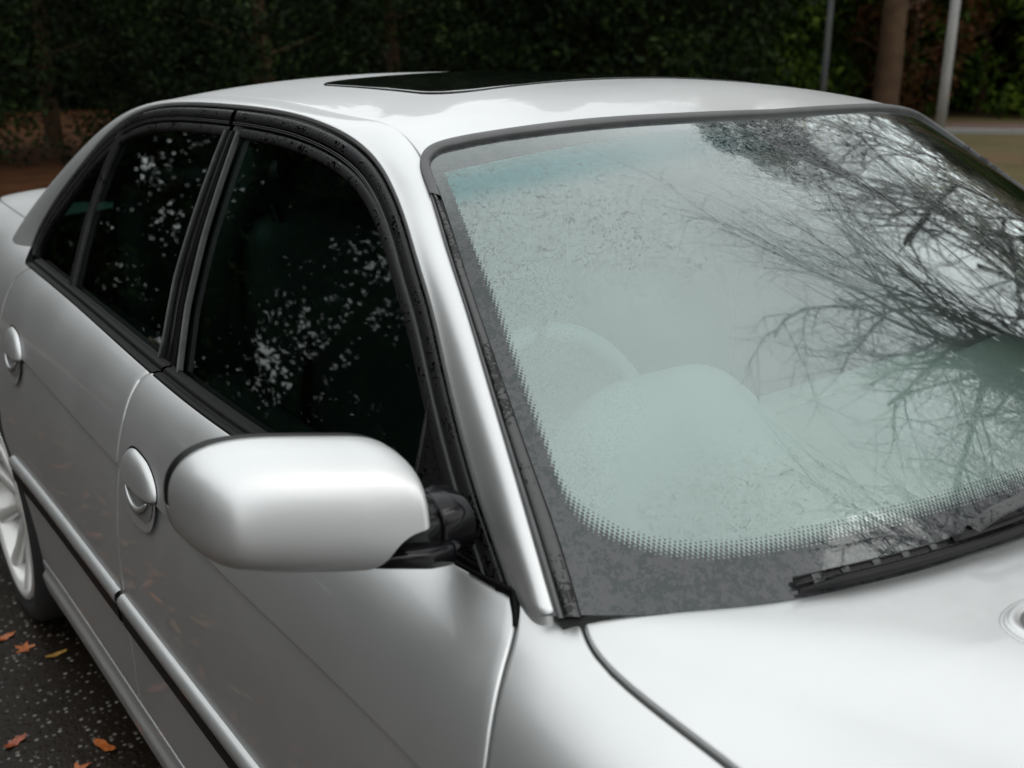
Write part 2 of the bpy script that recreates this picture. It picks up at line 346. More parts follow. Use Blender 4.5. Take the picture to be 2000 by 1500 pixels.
def glass_mat(name, refl, tint, rough=.0, film=None, film_amt=0.):
    """sheet glass: Fresnel reflection over tinted transmission"""
    m, nt, b, o = nmat(name); nt.nodes.remove(b)
    tr = N_(nt, 'ShaderNodeBsdfTransparent'); tr.inputs[0].default_value = tuple(tint) + (1,)
    gl = N_(nt, 'ShaderNodeBsdfGlossy'); gl.inputs['Roughness'].default_value = rough; gl.inputs['Color'].default_value = (.93, 1, .97, 1)
    fr = N_(nt, 'ShaderNodeFresnel'); fr.inputs['IOR'].default_value = refl
    mx = N_(nt, 'ShaderNodeMixShader'); nt.links.new(fr.outputs[0], mx.inputs[0]); nt.links.new(tr.outputs[0], mx.inputs[1]); nt.links.new(gl.outputs[0], mx.inputs[2])
    if film:
        df = N_(nt, 'ShaderNodeBsdfDiffuse'); df.inputs[0].default_value = tuple(film) + (1,)
        m2 = N_(nt, 'ShaderNodeMixShader')
        n = noise(nt, 90, 4, .7); n2 = noise(nt, 6, 3)
        k = maprange(nt, math_(nt, 'MULTIPLY', n.outputs['Fac'], n2.outputs['Fac']), .3, .36, 0, film_amt, smooth=True)
        nt.links.new(k.outputs[0], m2.inputs[0]); nt.links.new(mx.outputs[0], m2.inputs[1]); nt.links.new(df.outputs[0], m2.inputs[2]); mx = m2
    nt.links.new(mx.outputs[0], o.inputs['Surface']); return m
M['side_glass'] = glass_mat('green_tinted_side_glass', 1.47, (.34, .50, .43), .0)
M['rear_glass'] = glass_mat('green_tinted_rear_glass', 1.6, (.04, .07, .06), .0)
M['roof_glass'] = simple('dark_sunroof_glass', (.004, .005, .005), .06, coat=.2, spec=.35)
# ================================================================ windscreen glass material
def windscreen_material():
    m, nt, b, o = nmat('wet_windscreen'); ln = nt.links.new
    def attr(n): a = N_(nt, 'ShaderNodeAttribute'); a.attribute_name = n; return a
    e = attr('frit_distance'); d2 = attr('dot_distance'); uv = attr('sheet'); tcn = N_(nt, 'ShaderNodeTexCoord')
    sx = N_(nt, 'ShaderNodeSeparateXYZ'); ln(uv.outputs['Vector'], sx.inputs[0])       # x: across (m), y: up the glass (m), z: v
    # -- printed dot screen between the solid frit and the clear glass
    PX, PY = .0046, .0072
    def lattice(ox, oy):
        fx = math_(nt, 'FRACT', math_(nt, 'ADD', math_(nt, 'DIVIDE', sx.outputs[0], PX), ox + 400.)); fy = math_(nt, 'FRACT', math_(nt, 'ADD', math_(nt, 'DIVIDE', sx.outputs[1], PY), oy + 400.))
        ax = math_(nt, 'SUBTRACT', fx, .5); ay = math_(nt, 'SUBTRACT', fy, .5)
        return math_(nt, 'SQRT', math_(nt, 'ADD', math_(nt, 'MULTIPLY', ax, ax), math_(nt, 'MULTIPLY', ay, ay)))
    dd = math_(nt, 'MINIMUM', lattice(0, 0), lattice(.5, .5))
    frac = math_(nt, 'DIVIDE', d2.outputs['Fac'], math_(nt, 'SUBTRACT', d2.outputs['Fac'], e.outputs['Fac']))  # 0 clear side .. 1 solid side
    frac = maprange(nt, frac, 0, 1, .13, .42).outputs[0]
    dot = math_(nt, 'LESS_THAN', dd, frac); band = math_(nt, 'MULTIPLY', math_(nt, 'GREATER_THAN', d2.outputs['Fac'], 0), dot)
    solid = math_(nt, 'GREATER_THAN', e.outputs['Fac'], 0)
    cen = attr('centre_patch'); solid = math_(nt, 'MAXIMUM', solid, math_(nt, 'GREATER_THAN', cen.outputs['Fac'], 0))
    frit = math_(nt, 'MAXIMUM', solid, band)
    # -- standing water: worm-like clearings in the film of fine droplets
    obj = tcn.outputs['Object']
    w1 = noise(nt, 95, 2, .55, obj, 1.2); w2 = noise(nt, 210, 2, .5, obj, .8); w3 = noise(nt, 4.0, 4, .6, obj); w4 = noise(nt, 52, 4, .65, obj, .5)
    def worm(n, wd): return maprange(nt, math_(nt, 'ABSOLUTE', math_(nt, 'SUBTRACT', n.outputs['Fac'], .5)), wd, wd * 2.6, 1, 0, smooth=True).outputs[0]
    gate = maprange(nt, w3.outputs['Fac'], .38, .52, .15, 1).outputs[0]
    vband = maprange(nt, math_(nt, 'ABSOLUTE', math_(nt, 'SUBTRACT', sx.outputs[2], .40)), .08, .30, .22, 1, smooth=True).outputs[0]; gate = math_(nt, 'MULTIPLY', gate, vband)
    wl = math_(nt, 'MULTIPLY', math_(nt, 'MAXIMUM', math_(nt, 'MULTIPLY', worm(w1, .017), maprange(nt, w4.outputs['Fac'], .48, .56, 0, 1).outputs[0]), math_(nt, 'MULTIPLY', worm(w2, .020), maprange(nt, w4.outputs['Fac'], .52, .45, 0, .8).outputs[0])), gate)
    patch = maprange(nt, math_(nt, 'ADD', w4.outputs['Fac'], math_(nt, 'MULTIPLY', w2.outputs['Fac'], .9)), .93, 1.0, 0, 1, smooth=True).outputs[0]
    # -- inside misting, thick on the driver's side, thinning out to the far side
    side = maprange(nt, sx.outputs[0], -.60, .02, 1, 0, smooth=True).outputs[0]
    fogn = noise(nt, 2.2, 3, .5, obj)
    fog = math_(nt, 'MULTIPLY', math_(nt, 'ADD', math_(nt, 'MULTIPLY', side, .285), .006), maprange(nt, fogn.outputs['Fac'], .3, .7, .86, 1.12).outputs[0])
    fog = math_(nt, 'MULTIPLY', fog, math_(nt, 'SUBTRACT', 1.0, math_(nt, 'MULTIPLY', wl, .85)))
    # -- glass body
    teal = maprange(nt, sx.outputs[2], .83, .90, 0, 1, smooth=True).outputs[0]
    teal2 = maprange(nt, sx.outputs[2], .91, .97, 1, .35, smooth=True).outputs[0]; teal = math_(nt, 'MULTIPLY', teal, teal2)
    tint = N_(nt, 'ShaderNodeMix', data_type='RGBA'); ln(teal, tint.inputs['Factor']); tint.inputs['A'].default_value = (.66, .80, .74, 1); tint.inputs['B'].default_value = (.16, .42, .42, 1)
    fcol = N_(nt, 'ShaderNodeMix', data_type='RGBA'); ln(teal, fcol.inputs['Factor']); fcol.inputs['A'].default_value = (.60, .77, .73, 1); fcol.inputs['B'].default_value = (.16, .52, .55, 1)
    tr = N_(nt, 'ShaderNodeBsdfTransparent'); ln(tint.outputs['Result'], tr.inputs[0])
    df = N_(nt, 'ShaderNodeBsdfDiffuse'); ln(fcol.outputs['Result'], df.inputs[0])
    g1 = N_(nt, 'ShaderNodeMixShader'); ln(fog, g1.inputs[0]); ln(tr.outputs[0], g1.inputs[1]); ln(df.outputs[0], g1.inputs[2])
    # -- frit body: black enamel under a thin grey veil of droplets
    fb = N_(nt, 'ShaderNodeMix', data_type='RGBA'); fb.inputs['A'].default_value = (.062, .059, .064, 1); fb.inputs['B'].default_value = (.026, .030, .032, 1)
    ln(math_(nt, 'MAXIMUM', wl, patch), fb.inputs['Factor'])
    fd = N_(nt, 'ShaderNodeBsdfDiffuse'); ln(fb.outputs['Result'], fd.inputs[0])
    g2 = N_(nt, 'ShaderNodeMixShader'); ln(frit, g2.inputs[0]); ln(g1.outputs[0], g2.inputs[1]); ln(fd.outputs[0], g2.inputs[2])
    # -- outer reflection, slightly disturbed by the water
    bh = math_(nt, 'ADD', math_(nt, 'MULTIPLY', wl, .8), math_(nt, 'MULTIPLY', w2.outputs['Fac'], .10))
    bp = N_(nt, 'ShaderNodeBump'); bp.inputs['Strength'].default_value = .10; bp.inputs['Distance'].default_value = .0006; ln(bh, bp.inputs['Height'])
    gl = N_(nt, 'ShaderNodeBsdfGlossy'); gl.inputs['Roughness'].default_value = .012; gl.inputs['Color'].default_value = (.92, 1, .98, 1); ln(bp.outputs[0], gl.inputs['Normal'])
    fr = N_(nt, 'ShaderNodeFresnel'); fr.inputs['IOR'].default_value = 1.9
    k = math_(nt, 'MULTIPLY', fr.outputs[0], math_(nt, 'SUBTRACT', 1.0, math_(nt, 'MULTIPLY', frit, maprange(nt, sx.outputs[2], .75, 1.0, .55, -.25).outputs[0])))
    k = math_(nt, 'MULTIPLY', k, math_(nt, 'SUBTRACT', 2.3, math_(nt, 'MULTIPLY', side, 1.15)))
    k = math_(nt, 'MINIMUM', k, .85)
    g3 = N_(nt, 'ShaderNodeMixShader'); ln(k, g3.inputs[0]); ln(g2.outputs[0], g3.inputs[1]); ln(gl.outputs[0], g3.inputs[2])
    ln(g3.outputs[0], o.inputs['Surface']); nt.nodes.remove(b); return m
M['windscreen'] = windscreen_material()

# ================================================================ the parked car
car = empty('parked_car', (0, 1.4, -.04))
tag(car, 'silver four-door saloon parked on wet tarmac, seen over its wing mirror and windscreen', 'car')
GAP = .006
def ival(pts, x):                     # smooth curve sampled finely, then looked up linearly
    p = np.array(sorted(pts)); return np.interp(x, p[:, 0], p[:, 1])
DS = [(2.0, .640), (2.9, .640), (5, .644), (6.5, .649), (7.66, .6583), (8.02, .6668), (8.5, .6795), (9.05, .6950), (9.58, .7125), (9.94, .7311), (10.17, .7484)]
def y_seam(s):
    q = nspline([a for a, _ in DS], [b_ for _, b_ in DS], np.ravel(s)).reshape(np.shape(s))
    return np.where(np.asarray(s) > 10.17, .7484 + (np.asarray(s) - 10.17) * -.150, q)
def sbelt(y): return nspline([.75, .81, .95, 1.07, 1.39, 1.72, 2.09, 2.34, 2.65, 2.85], [10.2, 10.07, 9.97, 9.90, 9.81, 9.81, 9.81, 9.75, 9.60, 9.55], np.ravel(y)).reshape(np.shape(y))
def yB(s): return np.interp(s, [2, 4.6, 5.6, 7, 8, 9.0, 9.4, 9.8], [1.765, 1.762, 1.742, 1.728, 1.724, 1.728, 1.730, 1.722])
def yC(s): return np.interp(s, [2.0, 3.0, 3.46, 3.78, 4.2, 4.56, 4.85, 5.1, 7.6, 8.1, 8.8, 9.3, 9.6], [2.497, 2.498, 2.507, 2.531, 2.575, 2.630, 2.69, 2.705, 2.705, 2.702, 2.69, 2.668, 2.65])
HS = [(-1.0, 10.7), (-.7, 10.62), (-.2, 10.52), (.2, 10.42), (.40, 10.36), (.4538, 10.3204), (.4903, 10.268), (.5292, 10.217), (.5785, 10.185), (.6141, 10.226), (.6463, 10.372), (.6769, 10.62), (.70, 10.8)]
_hy = np.linspace(-1, .7, 400); _hs = nspline([a for a, _ in HS], [b_ for _, b_ in HS], _hy)
def s_hood(y): return np.interp(y, _hy, _hs)
HR = [(10.2, .705), (10.684, .6765), (11.22, .6355), (11.876, .5875), (12.456, .547), (12.953, .520), (13.389, .498), (13.77, .4825), (14.17, .4685), (15.0, .455), (16, .450)]
_rs = np.linspace(10, 16, 300); _ry = nspline([a for a, _ in HR], [b_ for _, b_ in HR], _rs)
def y_hood(s): return np.interp(s, _rs, _ry)
def crease(P, y, s, N):
    f = np.clip((y + .6) / .5, 0, 1) * np.clip((2.95 - y) / .3, 0, 1)
    q = s - CREASE_S + .06; t_ = np.clip(-q / .055, 0, 1); d = -.0062 * np.where(q < 0, np.exp(q / 1.3), 0) * t_ * t_ * (3 - 2 * t_)
    return P + N * (d * f)[..., None]
def bodyP(y, s):
    P = B0(y, s); e = 1e-3
    N = nrm(np.cross(B0(y + e, s) - B0(y - e, s), B0(y, s + e) - B0(y, s - e))); N = np.where(((P - np.array([0, 1.4, .4])) * N).sum(-1, keepdims=True) < 0, -N, N)
    P = crease(P, y, s, N)
    dome = np.clip((s - np.interp(y, [-.7, .32, .475, .578, .653], [14.4, 12.7, 12.05, 11.39, 10.79])) / 1.0 + .5, 0, 1); dome = dome * dome * (3 - 2 * dome)
    P[..., 2] += .018 * np.clip((y_hood(s) - y) / .14, 0, 1) * dome * np.clip((s - 10.3) / .8, 0, 1) * (y < 1.0) * np.clip((y + 1.0) / .4, 0, 1)
    return P, N
def svals(a, b_, n):
    base = np.linspace(0, 1, n); return a + (b_ - a) * base
SROW = np.concatenate([np.linspace(0, .50, 36), np.linspace(.50, .62, 70)[1:], np.linspace(.62, 1, 60)[1:]])  # denser round the crease
def row_s(lo, hi):
    """rows from lo to hi, dense at the crease"""
    c = CREASE_S - .06
    lo = np.asarray(lo)[:, None]; hi = np.asarray(hi)[:, None]; t = np.linspace(0, 1, 34)
    a = lo + (c - .22 - lo) * t[None]; b_ = np.broadcast_to(c - .22 + .44 * np.linspace(0, 1, 46)[None, 1:], (len(lo), 45)); d = c + .22 + (hi - c - .22) * np.linspace(0, 1, 50)[None, 1:]
    return np.concatenate([a, b_, d], 1)
def arch_z(y, yc, R, z0): return np.where(np.abs(y - yc) < R, .285 + np.sqrt(np.maximum(R * R - (y - yc) ** 2, 0)), z0)
YF, YR = -.09, 2.84
def build_side(flip):
    sfx = dict(flipx=flip); out = {}
    # front wing
    t = np.concatenate([np.linspace(0, .12, 8), np.linspace(.19, .71, 70), np.linspace(.72, .92, 14), np.linspace(.93, 1, 40)])
    ya = -.70 + 1.345 * t
    slo = np.maximum(sofz(ya, arch_z(ya, YF, .345, .25)), 2.9); shi = s_hood(np.minimum(ya, .672)) - .11
    sl_ = row_s(np.minimum(slo, 6.4), shi)
    # bring the rear boundary onto the door seam and the top onto the bonnet seam
    base_ = sl_.copy(); k = (base_ - base_[:, :1]) / (base_[:, -1:] - base_[:, :1])
    top_ = base_[:, -1:].copy()
    for _k in range(60):
        yy = -.70 + (y_seam(sl_) - GAP + .70) * t[:, None]
        top_ = .6 * top_ + .4 * (s_hood(np.minimum(yy[:, -1:], .6769)) - .11); sl_ = base_ + (top_ - base_[:, -1:]) * k ** 6
    P, _ = bodyP(yy, sl_); out['wing'] = panel('front_wing', P, M['paint'], car, ('a1', 'b1', 'b0'), depth=.02, **sfx)
    # doors
    def door(name, ya_, yb_):
        t = np.linspace(0, 1, 80); s0 = np.full(80, 3.0); ym = ya_(5.) + (yb_(5.) - ya_(5.)) * t
        sl_ = row_s(s0, sbelt(ym)); y1 = ya_(sl_) + GAP; y2 = yb_(sl_) - GAP; yy = y1 + (y2 - y1) * t[:, None]
        hi = sbelt(yy[:, -1]); k = (sl_ - 3) / (sl_[:, -1:] - 3); sl_ = sl_ + (hi[:, None] - sl_[:, -1:]) * k ** 4
        y1 = ya_(sl_) + GAP; y2 = yb_(sl_) - GAP; yy = y1 + (y2 - y1) * t[:, None]
        P, _ = bodyP(yy, sl_); return panel(name, P, M['paint'], car, ('a0', 'a1', 'b0', 'b1'), depth=.02, **sfx)
    out['fdoor'] = door('front_door', y_seam, yB); out['rdoor'] = door('rear_door', yB, yC)
    # rear quarter
    t = np.concatenate([np.linspace(0, .10, 12), np.linspace(.11, .45, 60), np.linspace(.46, 1, 40)]); ya = 2.705 + (3.86 - 2.705) * t
    slo = np.maximum(sofz(ya, arch_z(ya, YR, .345, .25)), 2.9); sl_ = row_s(np.minimum(slo, 6.4), np.interp(ya, [2.6, 2.76, 2.86, 3.0, 3.2], [9.60, 9.62, 10.3, 11.0, 11.2]))
    yC2 = np.interp(sl_, [2, 4.85, 5.1, 7.6, 8.1, 8.8, 9.3, 9.6, 10, 11.2], [2.705, 2.705, 2.705, 2.705, 2.702, 2.69, 2.668, 2.655, 2.64, 2.62]) + GAP
    yy = yC2 + (3.86 - yC2) * t[:, None]; P, _ = bodyP(yy, sl_)
    out['quarter'] = panel('rear_quarter', P, M['paint'], car, ('a0', 'b0'), depth=.02, **sfx)
    # sill: stands a little proud under the doors, bright upper edge
    yy, ss = np.meshgrid(np.linspace(.262, 2.492, 60), np.concatenate([np.linspace(.6, 2.5, 18), np.linspace(2.55, 2.93, 14)]), indexing='ij')
    P = B0(yy, ss); P[..., 0] -= .010 * np.clip((ss - 1.2) / .6, 0, 1) * (1 - .9 * np.clip((ss - 2.62) / .1, 0, 1)) 
    out['sill'] = panel('sill', P, M['paint'], car, ('a0', 'a1', 'b1'), depth=.02, **sfx)
    # inner body behind the shut lines
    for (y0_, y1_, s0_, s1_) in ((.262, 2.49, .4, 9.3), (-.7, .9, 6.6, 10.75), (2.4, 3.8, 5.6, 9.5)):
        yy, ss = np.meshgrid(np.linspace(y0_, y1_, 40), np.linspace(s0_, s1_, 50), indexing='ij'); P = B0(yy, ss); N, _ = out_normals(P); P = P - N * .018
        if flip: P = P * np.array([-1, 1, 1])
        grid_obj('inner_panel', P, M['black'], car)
    return out
right = build_side(False); left = build_side(True)
# bonnet
t = np.concatenate([np.linspace(0, .8, 60), np.linspace(.8, 1, 50)[1:]]); sh = np.concatenate([np.linspace(0, .12, 24), np.linspace(.12, 1, 70)[1:]])
yg = np.zeros((len(t), len(sh))); sg = np.zeros_like(yg)
for i, ti in enumerate(t):
    s0_ = None; yy = -.72 + (.60 + .72) * ti
    for _ in range(12):
        s0_ = s_hood(yy) + .11; yy = -.72 + (y_hood(s0_) - GAP + .72) * ti
    ss = s0_ + (16 - s0_) * sh; yg[i] = -.72 + (y_hood(ss) - .002 + .72) * ti; sg[i] = ss
P, _ = bodyP(yg, sg); Pm = P[:, ::-1][:, 1:] * np.array([-1, 1, 1]); P = np.concatenate([P, Pm], 1)
bonnet = panel('bonnet', P, M['paint'], car, ('a1', 'b0', 'b1'), r=.0045, depth=.02)
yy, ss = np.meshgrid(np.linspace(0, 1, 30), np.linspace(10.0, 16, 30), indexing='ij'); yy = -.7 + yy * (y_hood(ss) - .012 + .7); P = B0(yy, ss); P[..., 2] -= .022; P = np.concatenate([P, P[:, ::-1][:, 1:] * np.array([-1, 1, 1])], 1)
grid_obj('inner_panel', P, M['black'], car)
# nose and tail
for (y0_, y1_, s0_, name) in ((-1.02, -.715, .6, 'front_bumper'), (3.87, 4.02, .6, 'rear_bumper')):
    yy, ss = np.meshgrid(np.linspace(y0_, y1_, 24), np.linspace(s0_, 16, 120), indexing='ij'); P = B0(yy, ss)
    tip = P[:1].copy() if y0_ < 0 else P[-1:].copy(); c = np.array([0, tip[0, 0, 1] + (-.05 if y0_ < 0 else .04), .42]); caps = [c + (tip - c) * f for f in (0.02, .4, .75, .93)]
    P = np.concatenate(caps + [P]) if y0_ < 0 else np.concatenate([P] + caps[::-1])
    P = np.concatenate([P, P[:, ::-1][:, 1:] * np.array([-1, 1, 1])], 1); grid_obj(name, P, M['paint'], car)
# boot lid / rear deck
yy, ss = np.meshgrid(np.linspace(3.12, 3.86, 40), np.linspace(11.28, 16, 40), indexing='ij'); P, _ = bodyP(yy, ss); P = np.concatenate([P, P[:, ::-1][:, 1:] * np.array([-1, 1, 1])], 1)
P[..., 2] += .016 * np.clip((yy[:, :1] - 3.62) / .2, 0, 1) ** 2
boot = panel('boot_lid', P, M['paint'], car, ('a0', 'a1', 'b0', 'b1'), depth=.02)
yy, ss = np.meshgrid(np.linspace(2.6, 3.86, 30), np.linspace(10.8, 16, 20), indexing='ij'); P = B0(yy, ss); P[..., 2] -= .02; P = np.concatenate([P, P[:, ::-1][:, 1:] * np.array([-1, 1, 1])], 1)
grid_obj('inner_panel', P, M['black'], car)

# ---- roof line curves
LP = [(.7525, .9291), (.7751, .9473), (.8235, .9847), (.897, 1.0462), (.9725, 1.114), (1.0315, 1.1663), (1.0935, 1.2125), (1.1434, 1.2498), (1.1962, 1.2827), (1.2532, 1.3107), (1.3099, 1.3297), (1.3732, 1.3439), (1.4452, 1.3545), (1.5395, 1.3633), (1.6566, 1.3678), (1.8191, 1.3684), (2.0047, 1.3650), (2.1704, 1.3560), (2.2949, 1.3395), (2.3888, 1.3143), (2.4872, 1.2704), (2.5878, 1.2030), (2.704, 1.1186), (2.7808, 1.0483), (2.8150, .9966), (2.8200, .9353)]
LY = pspline(LP, 700)
# light smoothing so that traced noise never shows in the reflections
for _ in range(60): LY[1:-1] = .5 * LY[1:-1] + .25 * (LY[:-2] + LY[2:])
L3 = G0(LY[:, 0], LY[:, 1])
def GN(y, z):
    e = 1e-3; n = nrm(np.cross(G0(y + e, z) - G0(y - e, z), G0(y, z + e) - G0(y, z - e))); return np.where(n[..., :1] > 0, -n, n)
LN = GN(LY[:, 0], LY[:, 1])
arcl = np.r_[0, np.cumsum(np.linalg.norm(np.diff(L3, axis=0), axis=1))]; arcl /= arcl[-1]
# U: windscreen-side edge of the pillar, roof ditch, back-window edge; keyed to the same parameter
_ym = LY[:, 0].argmax()
def kL(y): return float(np.interp(y, LY[:_ym, 0], arcl[:_ym]))
UC = [(0, W0(-.990, .012)), (kL(.85), W0(-.997, .22)), (kL(.97), W0(-1.004, .46)), (kL(1.09), W0(-1.011, .70)), (kL(1.18), W0(-1.017, .88)), (kL(1.26), W0(-1.016, 1.0)),
      (kL(1.33), np.array([-.587, 1.285, 1.347])), (kL(1.45), np.array([-.578, 1.42, 1.361])), (kL(1.66), np.array([-.572, 1.65, 1.373])), (kL(1.82), np.array([-.570, 1.82, 1.376])), (kL(2.0), np.array([-.566, 2.02, 1.374])),
      (kL(2.17), np.array([-.558, 2.22, 1.365])), (kL(2.30), np.array([-.552, 2.40, 1.346])), (kL(2.45), np.array([-.556, 2.60, 1.303])), (kL(2.60), np.array([-.575, 2.82, 1.215])), (kL(2.72), np.array([-.60, 3.0, 1.12])), (kL(2.80), np.array([-.63, 3.13, 1.035])), (1, np.array([-.665, 3.23, .945]))]
kk = np.linspace(0, 1, 520); U3 = nspline([a for a, _ in UC], np.array([b_ for _, b_ in UC]), kk)
for _ in range(40): U3[1:-1] = .5 * U3[1:-1] + .25 * (U3[:-2] + U3[2:])
Lk = np.stack([np.interp(kk, arcl, L3[:, i]) for i in range(3)], 1); LNk = nrm(np.stack([np.interp(kk, arcl, LN[:, i]) for i in range(3)], 1))
# strip: leaves L along the glass plane, arrives at U flush with the roof / windscreen
Tn = nrm(np.gradient(Lk, axis=0)); lat = nrm(np.cross(LNk, Tn)); lat = np.where(((lat * (U3 - Lk)).sum(-1, keepdims=True)) < 0, -lat, lat)
Wd = np.linalg.norm(U3 - Lk, axis=1, keepdims=True)
roofN = nrm(np.stack([-.13 - .25 * np.clip((kk - .55) / .45, 0, 1), np.where(kk < .32, -.42 + 0 * kk, np.interp(kk, [.32, .42, .6, .8, 1], [-.42, -.1, .12, .55, .75])), np.ones_like(kk)], 1))
Tu = nrm(np.gradient(U3, axis=0)); latU = nrm(np.cross(roofN, Tu)); latU = np.where(((latU * (U3 - Lk)).sum(-1, keepdims=True)) < 0, -latU, latU)
tt = np.linspace(0, 1, 22); ch = nrm(U3 - Lk); m0 = (ch * .80 + LNk * np.interp(kk, [0, .3, .45, 1], [.07, .09, .30, .42])[:, None]) * Wd * 1.1; m1 = (latU - roofN * np.interp(kk, [0, .24, .36, 1], [.06, .06, 0, 0])[:, None]) * Wd * 1.15
P = np.stack([(2 * t_ ** 3 - 3 * t_ ** 2 + 1) * Lk + (t_ ** 3 - 2 * t_ ** 2 + t_) * m0 + (-2 * t_ ** 3 + 3 * t_ ** 2) * U3 + (t_ ** 3 - t_ ** 2) * m1 for t_ in tt], 1)
P = np.concatenate([P[:1] + np.array([0, .002, -.022]), P])
for fl in (False, True): panel('roof_pillar', P, M['paint'], car, ('b0', 'b1'), r=.003, depth=.012, flipx=fl)
# ---- roof skin
iu0 = np.searchsorted(kk, kL(1.26)); iu1 = np.searchsorted(kk, kL(2.30)); UE = U3[iu0:iu1 + 1]
tr_ = np.linspace(0, 1, 90); ed = pspline(UE, t=tr_)
c_ = nspline([0, .12, .26, .45, .68, .88, 1], np.array([[W0(0, .985)[1], W0(0, .985)[2]], [1.27, 1.3960], [1.43, 1.4082], [1.70, 1.4110], [2.05, 1.4110], [2.36, 1.397], [2.56, 1.370]]), tr_)
uu = np.sign(np.linspace(-1, 1, 81)) * np.abs(np.linspace(-1, 1, 81)) ** .9
vf = lambda a: np.interp(a, [0, .2, .37, .62, .74, .865, .94, .975, 1.0], [.985, .992, 1.0, 1.020, 1.027, 1.036, 1.036, 1.025, 1.005])
P = np.zeros((90, 81, 3))
for i in range(90):
    a = np.abs(uu); pw = np.interp(tr_[i], [0, .15, .4, 1], [2.5, 2.2, 2.0, 2.0])
    P[i, :, 0] = uu * -ed[i, 0]; P[i, :, 1] = c_[i, 0] + (ed[i, 1] - c_[i, 0]) * a ** 2.4; P[i, :, 2] = c_[i, 1] - (c_[i, 1] - ed[i, 2]) * a ** pw
F0 = W0(uu * 1.0, vf(np.abs(uu))); F0[:, 0] = uu * .600 * 1.01; d0 = F0 - P[0]; fade = np.clip(1 - tr_ / .16, 0, 1) ** 2
P += fade[:, None, None] * d0[None]
ROOFP = P.copy(); roof = panel('roof_skin', P, M['paint'], car, ('a0', 'b0', 'b1'), r=.0022, depth=.01)
def roof_z(x, y):
    d = (ROOFP[..., 0] - x) ** 2 + (ROOFP[..., 1] - y) ** 2; k = np.argsort(d.ravel())[:4]; w = 1 / (d.ravel()[k] + 1e-7); return float((ROOFP[..., 2].ravel()[k] * w).sum() / w.sum())
# sunroof
cyc = []; R_ = .075; x0_, x1_, y0_, y1_ = -.405, .405, 1.455, 1.93
g = [np.linspace(x0_, x1_, 40), np.linspace(y0_, y1_, 30)]; P = np.zeros((40, 30, 3))
for i in range(40):
    for j in range(30):
        a, b_ = -1 + 2 * i / 39, -1 + 2 * j / 29; hx, hy = (x1_ - x0_) / 2, (y1_ - y0_) / 2
        X, Y = a * hx, b_ * hy; qx, qy = abs(X) - (hx - R_), abs(Y) - (hy - R_)
        if qx > 0 and qy > 0:
            r_ = max(qx, qy); l_ = math.hypot(qx, qy); X = math.copysign(hx - R_ + qx * r_ / l_, X); Y = math.copysign(hy - R_ + qy * r_ / l_, Y)
        P[i, j] = (X, Y + (y0_ + y1_) / 2, 0)
from mathutils.kdtree import KDTree
kd = KDTree(ROOFP.shape[0] * ROOFP.shape[1]); RV = ROOFP.reshape(-1, 3)
for i, v in enumerate(RV): kd.insert((v[0], v[1], 0), i)
kd.balance()
def rz(x, y):
    r = kd.find_n((x, y, 0), 6); w = [1 / (d + 1e-5) for _, _, d in r]; return sum(RV[i][2] * w_ for (_, i, _), w_ in zip(r, w)) / sum(w)
sy = np.linspace(1.3, 2.15, 12); sx_ = np.linspace(0, .5, 8)
A_ = []; bb = []
for yv in sy:
    for xv in sx_: A_.append([1, yv, yv ** 2, yv ** 3, xv ** 2, xv ** 2 * yv, xv ** 4]); bb.append(rz(xv, yv))
RC = np.linalg.lstsq(np.array(A_), np.array(bb), rcond=None)[0]
X, Y = P[..., 0], P[..., 1]; P[..., 2] = RC[0] + RC[1] * Y + RC[2] * Y ** 2 + RC[3] * Y ** 3 + RC[4] * X ** 2 + RC[5] * X ** 2 * Y + RC[6] * X ** 4 + .0035
panel('sunroof_glass', P, M['roof_glass'], car, ('a0', 'a1', 'b0', 'b1'), r=.003, depth=.006)
# back window
yy = np.linspace(0, 1, 20); P = np.zeros((20, 31, 3)); iu2 = len(kk) - 1
ed2 = pspline(U3[iu1:], t=yy); ua = np.linspace(-1, 1, 31)
for i in range(20):
    cy = 2.56 + (3.14 - 2.56) * yy[i] ** 1.0 + .03; cz = np.interp(yy[i], [0, .3, 1], [1.368, 1.262, 1.0]); a = np.abs(ua)
    P[i, :, 0] = ua * -ed2[i, 0]; P[i, :, 1] = cy + (ed2[i, 1] - cy) * a ** 2.2; P[i, :, 2] = cz + (ed2[i, 2] - cz) * a ** 2.2 - .006
grid_obj('rear_window', P, M['rear_glass'], car)
